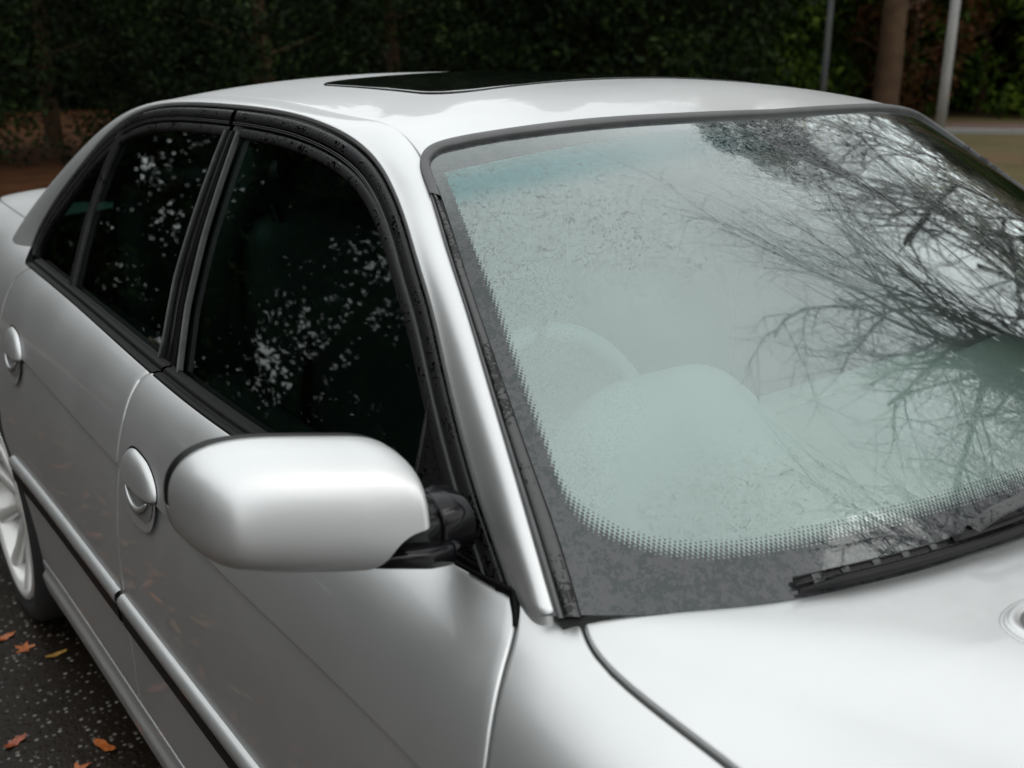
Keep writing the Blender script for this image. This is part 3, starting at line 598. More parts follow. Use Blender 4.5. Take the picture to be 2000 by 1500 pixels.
# ---- windscreen sheet with distances to its printed border
DOTS = [(-.976, 1.3), (-.974, .90), (-.9714, .86), (-.9674, .74), (-.962, .6714), (-.9572, .60), (-.9555, .528), (-.9535, .46), (-.951, .359), (-.9485, .270), (-.944, .212), (-.9306, .181), (-.9141, .1537), (-.8857, .1288), (-.8451, .109), (-.7778, .0985), (-.6727, .1015), (-.5125, .109), (-.3239, .113), (0, .115)]
FRIT = [(-.978, 1.3), (-.978, .95), (-.976, .86), (-.9725, .7414), (-.9689, .6135), (-.9652, .4626), (-.9612, .3506), (-.9557, .2616), (-.951, .1877), (-.9386, .1436), (-.911, .1120), (-.8536, .0790), (-.7882, .067), (-.6864, .0700), (-.5383, .0770), (-.3528, .0820), (0, .084)]
def sdist(poly, X, Y):
    """signed distance (m) to the border curve in developed glass coordinates, positive outside"""
    p = pspline(poly, 260); a = p * 1.0; a = np.stack([p[:, 0] * (.80 - .20 * p[:, 1]), p[:, 1] * .655], 1)
    best = np.full(X.shape, 9.)
    for i in range(len(a) - 1):
        d = a[i + 1] - a[i]; l2 = (d ** 2).sum(); tt_ = np.clip(((X - a[i, 0]) * d[0] + (Y - a[i, 1]) * d[1]) / l2, 0, 1)
        best = np.minimum(best, np.hypot(X - a[i, 0] - tt_ * d[0], Y - a[i, 1] - tt_ * d[1]))
    # inside test: left of curve (y along) or below it
    yb = np.interp(X, a[:, 0], a[:, 1]); xl = np.interp(Y, a[::-1][a[::-1][:, 1].argsort()][:, 1], a[::-1][a[::-1][:, 1].argsort()][:, 0])
    k = a[:, 1].argmin()
    return best, a
def inside(a, X, Y):
    poly = np.concatenate([a, [[0, 2.0], [a[0, 0], 2.0]]]); c = np.zeros(X.shape, bool); j = len(poly) - 1
    for i in range(len(poly)):
        xi, yi = poly[i]; xj, yj = poly[j]
        with np.errstate(divide='ignore', invalid='ignore'):
            cond = ((yi > Y) != (yj > Y)) & (X < (xj - xi) * (Y - yi) / (yj - yi) + xi)
        c ^= cond; j = i
    return c
VLO = ([0, .25, .41, .50, .58, .666, .748, .83, .909, .963, 1.01], [.018, .018, .016, .0145, .0085, .003, -.0035, -.0035, -.0005, .005, .006])
nu, nv = 501, 241
us = np.linspace(-1.005, 1.005, nu); vs = np.linspace(0, 1, nv); uu, vv = np.meshgrid(us, vs, indexing='ij')
_au = np.abs(uu); vlo = np.interp(_au, VLO[0], VLO[1]); vhi = np.interp(_au, [0, .38, .6, .75, .85, .95, .98, 1.01], [.982, .993, 1.008, 1.018, 1.025, 1.027, 1.02, .985])
vv = vlo + (vhi - vlo) * vv
X = -np.abs(uu) * (.80 - .20 * vv); Y = vv * .655
dd1, a1 = sdist(DOTS, X, Y); dd2, a2 = sdist(FRIT, X, Y)
dots = np.where(inside(a1, X, Y), -dd1, dd1); frd = np.where(inside(a2, X, Y), -dd2, dd2)
topd = (vv - .958) * .655; frd = np.maximum(frd, topd); dots = np.maximum(dots, topd + .0006)
cp = 1 - np.sqrt((uu / .16) ** 2 + ((vv - .97) / .215) ** 2)                        # mirror patch at the top centre
P = W0(uu, vv); ws = grid_obj('windscreen', P, M['windscreen'], car)
me = ws.data
for nm, arr in (('frit_distance', frd), ('dot_distance', dots), ('centre_patch', cp)):
    at = me.attributes.new(nm, 'FLOAT', 'POINT'); at.data.foreach_set('value', arr.ravel().astype(np.float32))
at = me.attributes.new('sheet', 'FLOAT_VECTOR', 'POINT'); at.data.foreach_set('vector', np.stack([uu * (.80 - .20 * vv), Y, vv], -1).ravel().astype(np.float32))
def WN(u, v):
    e = 1e-3; n = nrm(np.cross(W0(u + e, v) - W0(u - e, v), W0(u, v + e) - W0(u, v - e))); return np.where(n[..., 2:] < 0, -n, n)

# ---- ribbons between two curves
def ribbon(name, A, Bc, Nn, prof, mat, parent=car, flipx=False):
    pr = np.asarray(prof, float)
    P = A[:, None] + (Bc - A)[:, None] * pr[None, :, :1] + Nn[:, None] * pr[None, :, 1:]
    if flipx: P = P * np.array([-1, 1, 1])
    return grid_obj(name, P, mat, parent)
def arch_prof(f0, f1, h, n=7, base=0.):
    return [(f0, base - .006)] + [(f0 + (f1 - f0) * (.5 - .5 * math.cos(PI * i / (n - 1))), base + h * math.sin(PI * i / (n - 1)) ** .6) for i in range(n)] + [(f1, base - .006)]
# windscreen surround
UO = [(-.9877, .0), (-.9949, .176), (-1.0032, .39), (-1.0110, .6218), (-1.0163, .7617), (-1.0200, .895), (-1.0240, .975), (-1.0143, 1.0176), (-.9962, 1.037), (-.9699, 1.0455), (-.9399, 1.0475), (-.8652, 1.0445), (-.7392, 1.036), (-.6237, 1.028), (-.369, 1.0075), (-.2002, .9985), (0, .992)]
UI = [(-.9663, .0), (-.9700, .1379), (-.9760, .2428), (-.9825, .3657), (-.9895, .52), (-.9940, .6295), (-.9968, .74), (-.9985, .8346), (-1.0010, .9117), (-1.0030, .9609), (-1.0001, .9924), (-.9907, 1.0094), (-.9715, 1.0216), (-.9467, 1.0240), (-.8497, 1.0220), (-.7492, 1.0150), (-.6032, 1.0051), (-.3841, .9903), (-.2197, .9820), (0, .9765)]
def match(a, b_, n):
    """resample both curves by common parameter (by v on the pillar, by u along the roof)"""
    A = pspline(a, 900); Bq = pspline(b_, 900)
    def par(c): d = np.r_[0, np.cumsum(np.hypot(np.diff(c[:, 0]) * 1.0, np.diff(c[:, 1])))]; return d
    # anchor at the corner (closest to (-1.01,1.0)) so that pieces correspond
    ca = np.argmin(np.hypot(A[:, 0] + 1.03, A[:, 1] - 1.05)); cb = np.argmin(np.hypot(Bq[:, 0] + 1.01, Bq[:, 1] - 1.03))
    pa = par(A); pb = par(Bq); ka = np.interp(pa, [0, pa[ca], pa[-1]], [0, .5, 1]); kb = np.interp(pb, [0, pb[cb], pb[-1]], [0, .5, 1])
    t = np.linspace(0, 1, n); f = lambda c, k: np.stack([np.interp(t, k, c[:, 0]), np.interp(t, k, c[:, 1])], 1); return f(A, ka), f(Bq, kb)
ua_, ub_ = match(UO, UI, 420); A3, B3 = W0(ua_[:, 0], ua_[:, 1]), W0(ub_[:, 0], ub_[:, 1]); N3 = WN((ua_[:, 0] + ub_[:, 0]) / 2, np.clip((ua_[:, 1] + ub_[:, 1]) / 2, 0, 1))
ic = int(np.searchsorted(ua_[:, 1], .925))                    # where the side cover ends
top = slice(ic - 6, 420)
for fl in (False, True):
    ribbon('windscreen_seal', A3[top], B3[top], N3[top], arch_prof(-.04, .98, .0042, 9, .0035), M['grey_strip'], flipx=fl)
    # side covers: narrow outer lip and broad inner moulding with a fine groove, tapering to a point at the top
    sd = slice(0, ic + 4); n_ = ic + 4; tap = np.clip((n_ - 1 - np.arange(n_)) / 34., 0, 1) ** .55
    a, b_ = A3[sd], B3[sd]; mid = a + (b_ - a) * .30
    ribbon('side_cover_lip', a, mid, N3[sd], arch_prof(-.05, .93, .0035, 7, .001), M['grey_strip'], flipx=fl)
    b2 = mid + (b_ - mid) * tap[:, None]; ribbon('side_cover', mid, b2, N3[sd], [(0.02, -.004), (.02, .0035), (.10, .0065), (.3, .0075), (.6, .0070), (.86, .0055), (.97, .003), (1.0, -.002)], M['rubber_grey'], flipx=fl)
    ribbon('windscreen_gasket', a, b_, N3[sd], [(-.1, -.002), (.5, .0012), (1.06, .0006), (1.08, -.004)], M['rub_black'], flipx=fl)
# cowl: dark trough under the bonnet edge
yy = np.linspace(-1, 1, 60); a = np.stack([.78 * yy, .43 + .20 * np.abs(yy) ** 2.6, .935 - .03 * yy ** 2], 1); b_ = W0(yy * .99, np.interp(np.abs(yy), VLO[0], VLO[1])) - np.array([0, 0, .003])
grid_obj('cowl_panel', np.stack([a, a * .4 + b_ * .6 - np.array([0, 0, .01]), b_], 1), M['rub_black'], car)
# foot of the pillar: seal between wing and pillar
# ---- door frames, swept along the upper window line
Cf = L3; Tn = nrm(np.gradient(Cf, axis=0)); latI = nrm(np.cross(LN, Tn)); cen = np.array([-.7, 1.75, 1.1]); latI = np.where(((cen - Cf) * latI).sum(-1, keepdims=True) < 0, -latI, latI)
fdoor = {False: right['fdoor'], True: left['fdoor']}; rdoor = {False: right['rdoor'], True: left['rdoor']}
kb = int(np.searchsorted(LY[:_ym, 0], 1.79))
def fsweep(name, rng_, prof, mat, par, fl):
    pr = np.asarray(prof, float); P = Cf[rng_][:, None] + latI[rng_][:, None] * pr[None, :, :1] + LN[rng_][:, None] * pr[None, :, 1:]
    # stop the strips where they run into the belt
    if fl: P = P * np.array([-1, 1, 1])
    return grid_obj(name, P, mat, par)
def bar(d0, d1, h, base=-.004, n=6): return [(d0, base - .012)] + [(d0 + (d1 - d0) * (.5 - .5 * math.cos(PI * i / (n - 1))), base + h * math.sin(PI * i / (n - 1)) ** .5) for i in range(n)] + [(d1, base - .012)]
for fl in (False, True):
    fsweep('body_seal', slice(0, 700, 2), bar(.0015, .0085, .0035, -.004), M['grey_strip'], car, fl)
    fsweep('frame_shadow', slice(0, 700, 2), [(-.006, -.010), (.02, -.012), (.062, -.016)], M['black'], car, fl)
    for rg, par in ((slice(0, kb, 2), fdoor[fl]), (slice(kb + 3, 690, 2), rdoor[fl])):
        fsweep('window_frame', rg, bar(.0115, .0305, .0050, -.004, 9), M['rubber'], par, fl)
        fsweep('frame_bead', rg, bar(.0335, .0350, .0030, -.003, 5), M['piping'], par, fl)
        fsweep('frame_bead', rg, bar(.0364, .0379, .0020, -.003, 5), M['piping'], par, fl)
        fsweep('glass_seal', rg, bar(.0400, .0580, .0040, -.009, 8), M['rubber'], par, fl)
# ---- side glass
ymx = LY[:, 0].argmax(); LYu = LY[:ymx]
def zL(y): return np.interp(y, LYu[:, 0], LYu[:, 1])
def zb(y): return B0(y, sbelt(y))[..., 2]
BPF = [(1.673, .93), (1.714, 1.0376), (1.7372, 1.1534), (1.7486, 1.2711), (1.7542, 1.335)]; BPR = [(1.7733, .925), (1.7745, .9735), (1.8016, 1.0745), (1.8074, 1.1879), (1.8087, 1.2837), (1.8065, 1.345)]
QD = [(2.3814, .935), (2.393, 1.0219), (2.405, 1.1069), (2.3999, 1.2074), (2.3809, 1.2867)]
def ycurve(pts, z): p = np.array(pts); return np.interp(z, p[:, 1], p[:, 0])
def glass(name, ya_, yb_, par, fl, h=-.013):
    t, k = np.meshgrid(np.linspace(0, 1, 40), np.linspace(0, 1, 24), indexing='ij'); y = ya_(1.1) + (yb_(1.1) - ya_(1.1)) * t
    zlo = zb(y) - .01; zhi = np.maximum(zL(y) - .028, zlo + .002); z = zlo + (zhi - zlo) * k; y = ya_(z) + (yb_(z) - ya_(z)) * t
    P = G0(y, z) + GN(y, z) * h
    if fl: P = P * np.array([-1, 1, 1])
    return grid_obj(name, P, M['side_glass'], par)
for fl in (False, True):
    sail_y = lambda z: np.interp(z, [.92, 1.008, 1.0757, 1.12], [.955, .971, .985, .995])
    glass('side_window', sail_y, lambda z: ycurve(BPF, z) + .01, fdoor[fl], fl)
    glass('side_window', lambda z: ycurve(BPR, z) - .01, lambda z: ycurve(QD, z), rdoor[fl], fl)
    glass('quarter_window', lambda z: ycurve(QD, z), lambda z: np.interp(z, [.93, 1.0, 1.1, 1.2, 1.3], [2.80, 2.80, 2.72, 2.58, 2.40]), rdoor[fl], fl)
    # mirror sail panel
    t, k = np.meshgrid(np.linspace(0, 1, 24), np.linspace(0, 1, 24), indexing='ij'); y = .765 + (.985 - .765) * t; zlo = zb(y) - .005; zhi = np.minimum(zL(y) - .018, 2.0); z = zlo + np.maximum(zhi - zlo, .002) * k
    y = np.minimum(y, sail_y(z) + .002) + 0 * y; P = G0(y, z) + GN(y, z) * -.0075
    if fl: P = P * np.array([-1, 1, 1])
    grid_obj('mirror_sail', P, M['drop_black'], fdoor[fl])
    z = np.linspace(.935, 1.085, 12); y = sail_y(z); P = G0(y, z); N = GN(y, z); A = P - np.array([0, .0022, 0]); Bq = P + np.array([0, .0022, 0])
    ribbon('sail_edge', A, Bq, N, [(0, -.012), (.2, -.004), (.8, -.004), (1, -.012)], M['rubber'], fdoor[fl], fl)
    # B pillar: gloss black with a pale bead on either edge
    z = np.linspace(.915, 1.325, 30); f = G0(ycurve(BPF, z), z); r = G0(ycurve(BPR, z), z); N = GN(ycurve(BPF, z), z)
    ribbon('pillar_cover', f, f + (r - f) * .55, N, [(-.02, -.010), (0, -.003), (.5, -.0018), (1, -.003), (1.02, -.010)], M['gloss_black'], fdoor[fl], fl)
    ribbon('pillar_cover', f + (r - f) * .60, r, N, [(-.02, -.010), (0, -.003), (.5, -.0018), (1, -.003), (1.02, -.010)], M['gloss_black'], rdoor[fl], fl)
    for (q, par, w_) in ((f, fdoor[fl], .0036), (f + (r - f) * .985, rdoor[fl], .0024)):
        d_ = np.array([0, w_ / 2, 0]); ribbon('pillar_bead', q - d_, q + d_, N, arch_prof(0, 1, .0035, 6, -.0015), M['piping'], par, fl)
    z = np.linspace(.93, 1.29, 24); q = G0(ycurve(QD, z), z); N = GN(ycurve(QD, z), z)
    ribbon('quarter_divider', q - np.array([0, .013, 0]), q + np.array([0, .013, 0]), N, arch_prof(0, 1, .006, 8, -.006), M['rubber'], rdoor[fl], fl)
    # belt weatherstrips: black rubber rising from the door skin to the glass
    for par, y0_, y1_ in ((fdoor[fl], .752, 1.705), (rdoor[fl], 1.715, 2.70)):
        y = np.linspace(y0_, y1_, 60); A = B0(y, sbelt(y) + .03) - np.array([0, 0, .001]); z = zb(y); g = G0(y, z + .010) + GN(y, z) * -.010; N = nrm(GN(y, z) + np.array([0, 0, .9]))
        ribbon('belt_weatherstrip', A, g, N, [(-.04, -.012), (-.02, .0005), (.10, .0028), (.30, .0020), (.38, -.001), (.46, .0035), (.66, .0060), (.84, .0035), (.92, .0065), (1.0, .004), (1.01, -.01)], M['belt_black'], par, fl)
# seals at the foot of the A pillar: black gap filler between wing, door and pillar
for fl in (False, True):
    q = pspline(B0(np.array([.775, .7583, .735, .7125, .697, .684]), np.array([10.13, 10.20, 10.31, 10.45, 10.56, 10.63])) + np.array([0, 0, .0015]), 30)
    if fl: q = q * np.array([-1, 1, 1])
    tube('pillar_foot_seal', q, .0042, M['belt_black'], car, 10)
    ya = np.linspace(.82, .7505, 14); q = B0(ya, sbelt(ya) + .02) + np.array([0, 0, .0025]); q2 = B0(y_seam(np.linspace(10.15, 9.75, 8)), np.linspace(10.15, 9.75, 8)) + np.array([0, 0, -.001]); q = np.concatenate([q, q2])
    if fl: q = q * np.array([-1, 1, 1])
    tube('pillar_foot_seal', q, np.r_[np.linspace(.0025, .0062, 14), np.linspace(.006, .003, 8)], M['belt_black'], car, 10)

# ---- rub strips
for fl in (False, True):
    for (y0_, y1_, par) in ((-.0 + .27, .632, right['wing'] if not fl else left['wing']), (.652, 1.755, fdoor[fl]), (1.772, 2.600, rdoor[fl])):
        y = np.linspace(y0_, y1_, 50)
        def rail(z0, z1, prof, mat, name):
            A = B0(y, sofz(y, np.full(50, z0))); Bq = B0(y, sofz(y, np.full(50, z1))); N = np.tile([[-1., 0, 0]], (50, 1)); o_ = ribbon(name, A, Bq, N, prof, mat, par, fl)
            return o_
        rail(.489, .514, [(-.02, -.004), (0, .008), (.08, .0125), (.5, .0125), (.8, .010), (.97, .0035), (1.03, -.004)], M['paint'], 'rub_strip')
        rail(.445, .486, [(-.02, -.004), (0, .004), (.15, .0085), (.85, .0095), (1, .008), (1.01, -.004)], M['rub_black'], 'rub_strip_insert')

# ---- door handles: a bowl, a fixed shield above and a pull bar behind it
def handle(yc, par, fl, zc=.772):
    n = 40; th = np.linspace(0, 2 * PI, n, endpoint=False)
    def at(dy, z, off):
        y = yc + np.asarray(dy); z = np.broadcast_to(z, y.shape); P = B0(y, sofz(y, z)); P[..., 0] -= off; return P
    # shield: rounded half-moon standing off the door
    rr = np.linspace(0, 1, 12); P = np.zeros((len(rr), n, 3))
    ex = np.sign(np.cos(th)) * np.abs(np.cos(th)) ** .75 * .080; ez = np.where(np.sin(th) > 0, np.abs(np.sin(th)) ** .9 * .047 * (1 + .30 * np.cos(th)), -np.abs(np.sin(th)) ** .6 * .010) - .10 * ex * 0
    for i, r_ in enumerate(rr): P[i] = at(ex * r_, zc + .008 + ez * r_, 0); P[i, :, 0] -= .003 + .011 * max(0, 1 - r_ ** 5) ** .6
    base = at(ex, zc + .008 + ez, -.003)[None]; P = np.concatenate([P, base])
    if fl: P = P * np.array([-1, 1, 1])
    h = grid_obj('handle', P, M['paint'], par, close=True)
    # black joint round the shield
    q = at(ex * 1.035, zc + .008 + ez * 1.07, .0008); q2 = at(ex * 1.0, zc + .008 + ez, .0008); P = np.stack([q, q2])
    if fl: P = P * np.array([-1, 1, 1])
    grid_obj('handle_joint', P, M['black'], par, close=True)
    # bowl below: recessed scoop with a bright rolled rim
    rr = np.linspace(0, 1, 14); P = np.zeros((14, n, 3)); bx = np.sign(np.cos(th)) * np.abs(np.cos(th)) ** .8 * .082; bz = np.where(np.sin(th) > 0, np.abs(np.sin(th)) * .012, -np.abs(np.sin(th)) ** .8 * .062)
    for i, r_ in enumerate(rr): P[i] = at(bx * r_, zc - .002 + bz * r_, 0); P[i, :, 0] -= .0012 + .0030 * math.exp(-((r_ - .965) / .035) ** 2)
    if fl: P = P * np.array([-1, 1, 1])
    grid_obj('handle_bowl', P, M['paint'], par, close=True)
    # mouth: flat patch, the bowl's inner shade put into its grey; then the pull bar
    P = np.stack([at(bx * f, zc - .004 + bz * f * .80, .0026) for f in (0.02, .5, .86)])
    if fl: P = P * np.array([-1, 1, 1])
    grid_obj('handle_mouth_shade', P, M['mouth'], par, close=True)
    t = np.linspace(-1, 1, 24); pb = at(t * .052, zc - .006 - .024 * (1 - t ** 2), .006)
    if fl: pb = pb * np.array([-1, 1, 1])
    tube('handle_bar', pb, .0048 * np.sqrt(np.clip(1.05 - t ** 4, .1, 1)), M['paint'], par, 10)
    # key cylinder
    return h
simple_grey = simple('shaded_recess_grey', (.10, .10, .10), .6); M['mouth'] = simple('handle_shade_grey', (.16, .16, .155), .5)
for fl in (False, True):
    handle(1.606, fdoor[fl], fl); handle(2.525, rdoor[fl], fl, .785)

# ---- wing mirrors
def mirror(fl):
    root = car; sx_ = -1 if not fl else 1
    def to(P): P = np.array(P, float); return P if not fl else P * np.array([-1, 1, 1])
    tp = [(-1.0868, 1.050), (-1.0845, 1.072), (-1.073, 1.092), (-1.052, 1.1035), (-1.025, 1.1070), (-.98, 1.1035), (-.93, 1.0965), (-.903, 1.0910), (-.886, 1.082), (-.874, 1.066), (-.8698, 1.040)]
    bt = [(-1.0868, 1.050), (-1.084, 1.029), (-1.070, 1.006), (-1.04, .991), (-1.0, .9805), (-.96, .973), (-.925, .968), (-.900, .970), (-.882, .982), (-.873, 1.005), (-.8698, 1.040)]
    nt_ = [(-.958, .9685), (-.948, .971), (-.935, .981), (-.924, .995), (-.914, 1.008), (-.903, 1.0155), (-.889, 1.019), (-.8698, 1.021)]
    yb = lambda x: .900 - .27 * (x + 1.085)
    T_ = pspline(tp, 400); Bt_ = pspline(bt, 400); Nt_ = pspline(nt_, 200); x0_, x1_ = -1.0867, -.8720; n = 110
    xs = x0_ + (x1_ - x0_) * (.5 - .5 * np.cos(np.linspace(0, PI, n))); zt = np.interp(xs, T_[:, 0], T_[:, 1]); zl = np.interp(xs, Bt_[:, 0], Bt_[:, 1]); zn = np.where(xs > -.958, np.maximum(np.interp(xs, Nt_[:, 0], Nt_[:, 1]), zl), zl)
    zn = np.minimum(zn, zt - .0005); zc_ = (zt + zl) / 2; hz = (zt - zl) / 2 + 1e-6; D = .082
    u1 = np.clip((xs - x0_) / .042, 0, 1); u2 = np.clip((x1_ - xs) / .016, 0, 1); fx = (1 - (1 - u1) ** 2.5) ** (1 / 2.2) * (1 - (1 - u2) ** 2.3) ** (1 / 2.2) * (1 - .05 * ((xs + .975) / .11) ** 2)
    m_ = 70; P = np.zeros((n, m_, 3)); w_ = .5 - .5 * np.cos(np.linspace(0, PI, m_))
    for i in range(n):
        zlo = (zn[i] - zc_[i]) / hz[i]; ze = zlo + (1 - zlo) * w_; ze = np.clip(ze, -1, 1)
        fz = (1 - np.abs(ze) ** 4.6) ** (1 / 2.3) * (1 - .16 * (ze + .35) ** 2 * (ze > -.35)); P[i, :, 0] = xs[i]; P[i, :, 2] = zc_[i] + ze * hz[i]; P[i, :, 1] = yb(xs[i]) - D * fx[i] * fz
    cut = P[:, :1] + np.array([0, .012, .0015]); P = np.concatenate([cut, P], 1)
    sh = mesh_obj('mirror_housing', to(P).reshape(-1, 3), gfaces(n, m_ + 1, fl), M['paint'], root); md = sh.modifiers.new('thickness', 'SOLIDIFY'); md.thickness = .0025; md.offset = 0
    Q = np.concatenate([T_[::4], Bt_[::-1][1:-1:4]]); ctr = np.array([-.975, 1.040]); nq = len(Q)
    rb = []
    Q[:, 1] = np.maximum(Q[:, 1], np.interp(Q[:, 0], [-.97, -.950, -.925, -.905, -.870], [.96, .972, .996, 1.016, 1.022]))
    for f, dy in ((.97, .002), (1.000, .002), (1.006, .004), (1.010, .009), (1.004, .015), (.97, .022), (.93, .022), (.925, .016), (.90, .014), (.01, .012)):
        o2 = ctr + (Q - ctr) * f; rb.append(np.stack([o2[:, 0], yb(o2[:, 0]) + dy, o2[:, 1]], 1))
    grid_obj('mirror_bezel', to(np.stack(rb)), M['rub_black'], sh, close=True)
    gq = [np.stack([(ctr + (Q - ctr) * f)[:, 0], yb((ctr + (Q - ctr) * f)[:, 0]) + .018, (ctr + (Q - ctr) * f)[:, 1]], 1) for f in (.01, .5, .90)]
    grid_obj('mirror_glass', to(np.stack(gq)), M['chrome'], sh, close=True)
    def box_sweep(name, pts, hw, hh, par, mat=M['gloss_black'], pw=.55):
        """rounded box section in the y-z plane carried along x"""
        n = 40; p = pspline(pts, n); w_ = np.interp(np.linspace(0, 1, n), np.linspace(0, 1, len(hw)), hw); h_ = np.interp(np.linspace(0, 1, n), np.linspace(0, 1, len(hh)), hh)
        e = np.clip(np.minimum(np.linspace(0, 1, n), np.linspace(1, 0, n)) / .12, 0, 1); e = np.sqrt(1 - (1 - e) ** 2) * .999 + .001
        t2 = np.linspace(0, 2 * PI, 36, endpoint=False); cs, sn = np.sign(np.cos(t2)) * np.abs(np.cos(t2)) ** pw, np.sign(np.sin(t2)) * np.abs(np.sin(t2)) ** pw
        P = np.stack([np.broadcast_to(p[:, :1], (n, 36)), p[:, 1:2] + (w_ * e)[:, None] * cs, p[:, 2:3] + (h_ * e)[:, None] * sn], -1); return grid_obj(name, to(P), mat, par, close=True)
    box_sweep('mirror_arm', [(-.945, .850, .992), (-.90, .838, .992), (-.868, .832, .990), (-.835, .836, .984)], [.018, .025, .028, .030], [.014, .016, .020, .022], sh)
    box_sweep('mirror_arm', [(-.955, .846, .979), (-.90, .832, .974), (-.865, .828, .968), (-.82, .836, .958)], [.024, .034, .038, .034], [.006, .010, .014, .016], sh)
    box_sweep('mirror_knuckle', [(-.868, .836, .992), (-.853, .836, .994), (-.838, .838, .990)], [.022, .025, .024], [.026, .031, .030], sh, pw=.8)
    box_sweep('mirror_foot', [(-.846, .840, .984), (-.825, .843, .984), (-.795, .852, .975)], [.034, .040, .044], [.030, .034, .032], sh, pw=.75)
for fl in (False, True): mirror(fl)

# ---- wipers parked along the cowl
def wpt(u, v, h):
    u = np.asarray(u, float); v = np.asarray(v, float); return W0(u, v) + WN(u, v) * np.broadcast_to(h, u.shape)[..., None]
def wiper(u0, u1, v0, v1, ua_, va_, name, par):
    n = 60; t = np.linspace(0, 1, n); u = u0 + (u1 - u0) * t; v = v0 + (v1 - v0) * t ** .8
    C_ = wpt(u, v, .006); Nn = WN(u, v); T = nrm(np.gradient(C_, axis=0)); Lt = nrm(np.cross(Nn, T)); Lt = np.where(Lt[:, 2:] < 0, -Lt, Lt)
    grp = sweep('wiper_blade', C_, Lt, Nn, [(-.003, -.005), (.000, -.005), (.0015, .000), (.0045, .002), (.0045, .0065), (.002, .0085), (-.003, .008), (-.005, .0055), (-.005, .002)], M['rub_black'], par, close=True, caps=True, taper=np.clip(.35 + t / .10 * .65, 0, 1))
    # plastic spine: flat bar with a row of raised ribs standing over the rubber
    def seg(a, b_, d0, d1, h0, h1, nm, mat, m=14):
        i = np.linspace(a, b_, m); uu_ = u0 + (u1 - u0) * i; v_ = v0 + (v1 - v0) * i ** .8; c = wpt(uu_, v_, 0.); N = WN(uu_, v_); T = nrm(np.gradient(c, axis=0)); l = nrm(np.cross(N, T)); l = np.where(l[:, 2:] < 0, -l, l)
        return sweep(nm, c, l, N, [(d0, h0), (d1, h0), (d1, h1 - .001), (d1 - .001, h1), (d0 + .001, h1), (d0, h1 - .001)], mat, grp, close=True, caps=True)
    seg(.0, .42, .0060, .0075, .006, .0100, 'blade_spine', M['rubber_grey']); seg(.0, .42, .0135, .0150, .006, .0100, 'blade_spine', M['rubber_grey'])
    seg(.55, 1.0, .0060, .0075, .007, .0110, 'blade_spine', M['rubber_grey']); seg(.55, 1.0, .0135, .0150, .007, .0110, 'blade_spine', M['rubber_grey'])
    seg(0.0, .42, .0070, .0140, .005, .0078, 'blade_spine', M['rub_black']); seg(.55, 1.0, .0070, .0140, .006, .0088, 'blade_spine', M['rub_black'])
    for c in list(np.linspace(.10, .385, 5)) + list(np.linspace(.56, .96, 6)): seg(c, c + .018, .0070, .0140, .007, .0096, 'blade_rib', M['rubber_grey'], 3)
    seg(-.012, .060, .0040, .0145, .004, .0092, 'blade_tip', M['rubber_grey'], 4)
    seg(.37, .60, .0070, .0145, .007, .0145, 'blade_yoke', M['rub_black'], 8)
    # arm: leaves the yoke and climbs towards the spindle
    q = pspline([wpt(u0 + (u1 - u0) * .435, v0 + .034, .014), wpt(u0 + (u1 - u0) * .47, v0 + .040, .026), wpt(u0 + (u1 - u0) * .56, v0 + .048, .030), wpt(u0 + (u1 - u0) * .75, v0 + .063, .030), wpt(u0 + (u1 - u0) * 1.0, v0 + .074, .030), wpt(ua_, va_, .03)], 60)
    T = nrm(np.gradient(q, axis=0)); N = np.tile(nrm(np.array([[0, -.58, .81]])), (60, 1)); l = nrm(np.cross(N, T)); l = np.where(l[:, 2:] < 0, -l, l)
    sweep('wiper_arm', q, l, N, [(-.0065, -.008), (-.0072, -.003), (-.005, .000), (.005, .000), (.0072, -.003), (.0065, -.008)], M['rubber_grey'], grp, close=True, caps=True)
    return grp
cowlp = car
wiper(-.742, -.17, .006, .036, .12, -.02, 'wiper', car)
wiper(.10, .66, .030, .006, .74, -.03, 'wiper', car)

# ---- bonnet washer: oval recess with bright rim and a black jet
for sgn in (-1, 1):
    cy_, cx_ = .357, -.462; n = 48; th = np.linspace(0, 2 * PI, n, endpoint=False)
    ox = np.cos(th) * .052 + np.sin(th) * .006; oy = np.sin(th) * .038 - np.cos(th) * .012
    # long axis runs across the bonnet
    def hp(x, y, h):
        w = -x; s_ = np.full(x.shape, 13.4)
        for _k in range(30): Pp, _n = bodyP(y, s_); s_ = s_ + (-Pp[..., 0] - w) * 5.0
        Pp, _n = bodyP(y, s_); Pp[..., 2] += h; Pp[..., 0] *= -sgn; return Pp
    rings = [(1.12, -.001), (1.08, .0006), (1.03, .0012), (1.0, .0006), (.99, -.0002), (.95, .0030), (.88, .0048), (.80, .0036), (.74, .0012), (.70, .0008)]
    P = np.stack([hp(cx_ + ox * f, cy_ + oy * f, h) for f, h in rings])
    hn = grid_obj('washer_bezel', P, M['paint'], bonnet, close=True)
    P = np.stack([hp(cx_ + ox * f, cy_ + oy * f, .0014) for f in (.72, .4, .01)]); grid_obj('washer_recess', P, simple_grey, bonnet, close=True)
    P = np.stack([hp(cx_ + ox * f, cy_ + oy * f, .0007) for f in (1.085, 1.0)]); grid_obj('washer_joint', P, M['grey_strip'], bonnet, close=True)
    c = hp(np.array([cx_ + .004]), np.array([cy_ + .006]), .006)[0]
    tube('washer_jet', [c + np.array([-.020, 0, -.002]), c + np.array([-.018, 0, .001]), c + np.array([.018, 0, .001]), c + np.array([.020, 0, -.002])], [.001, .006, .006, .001], M['rub_black'], bonnet, 12)

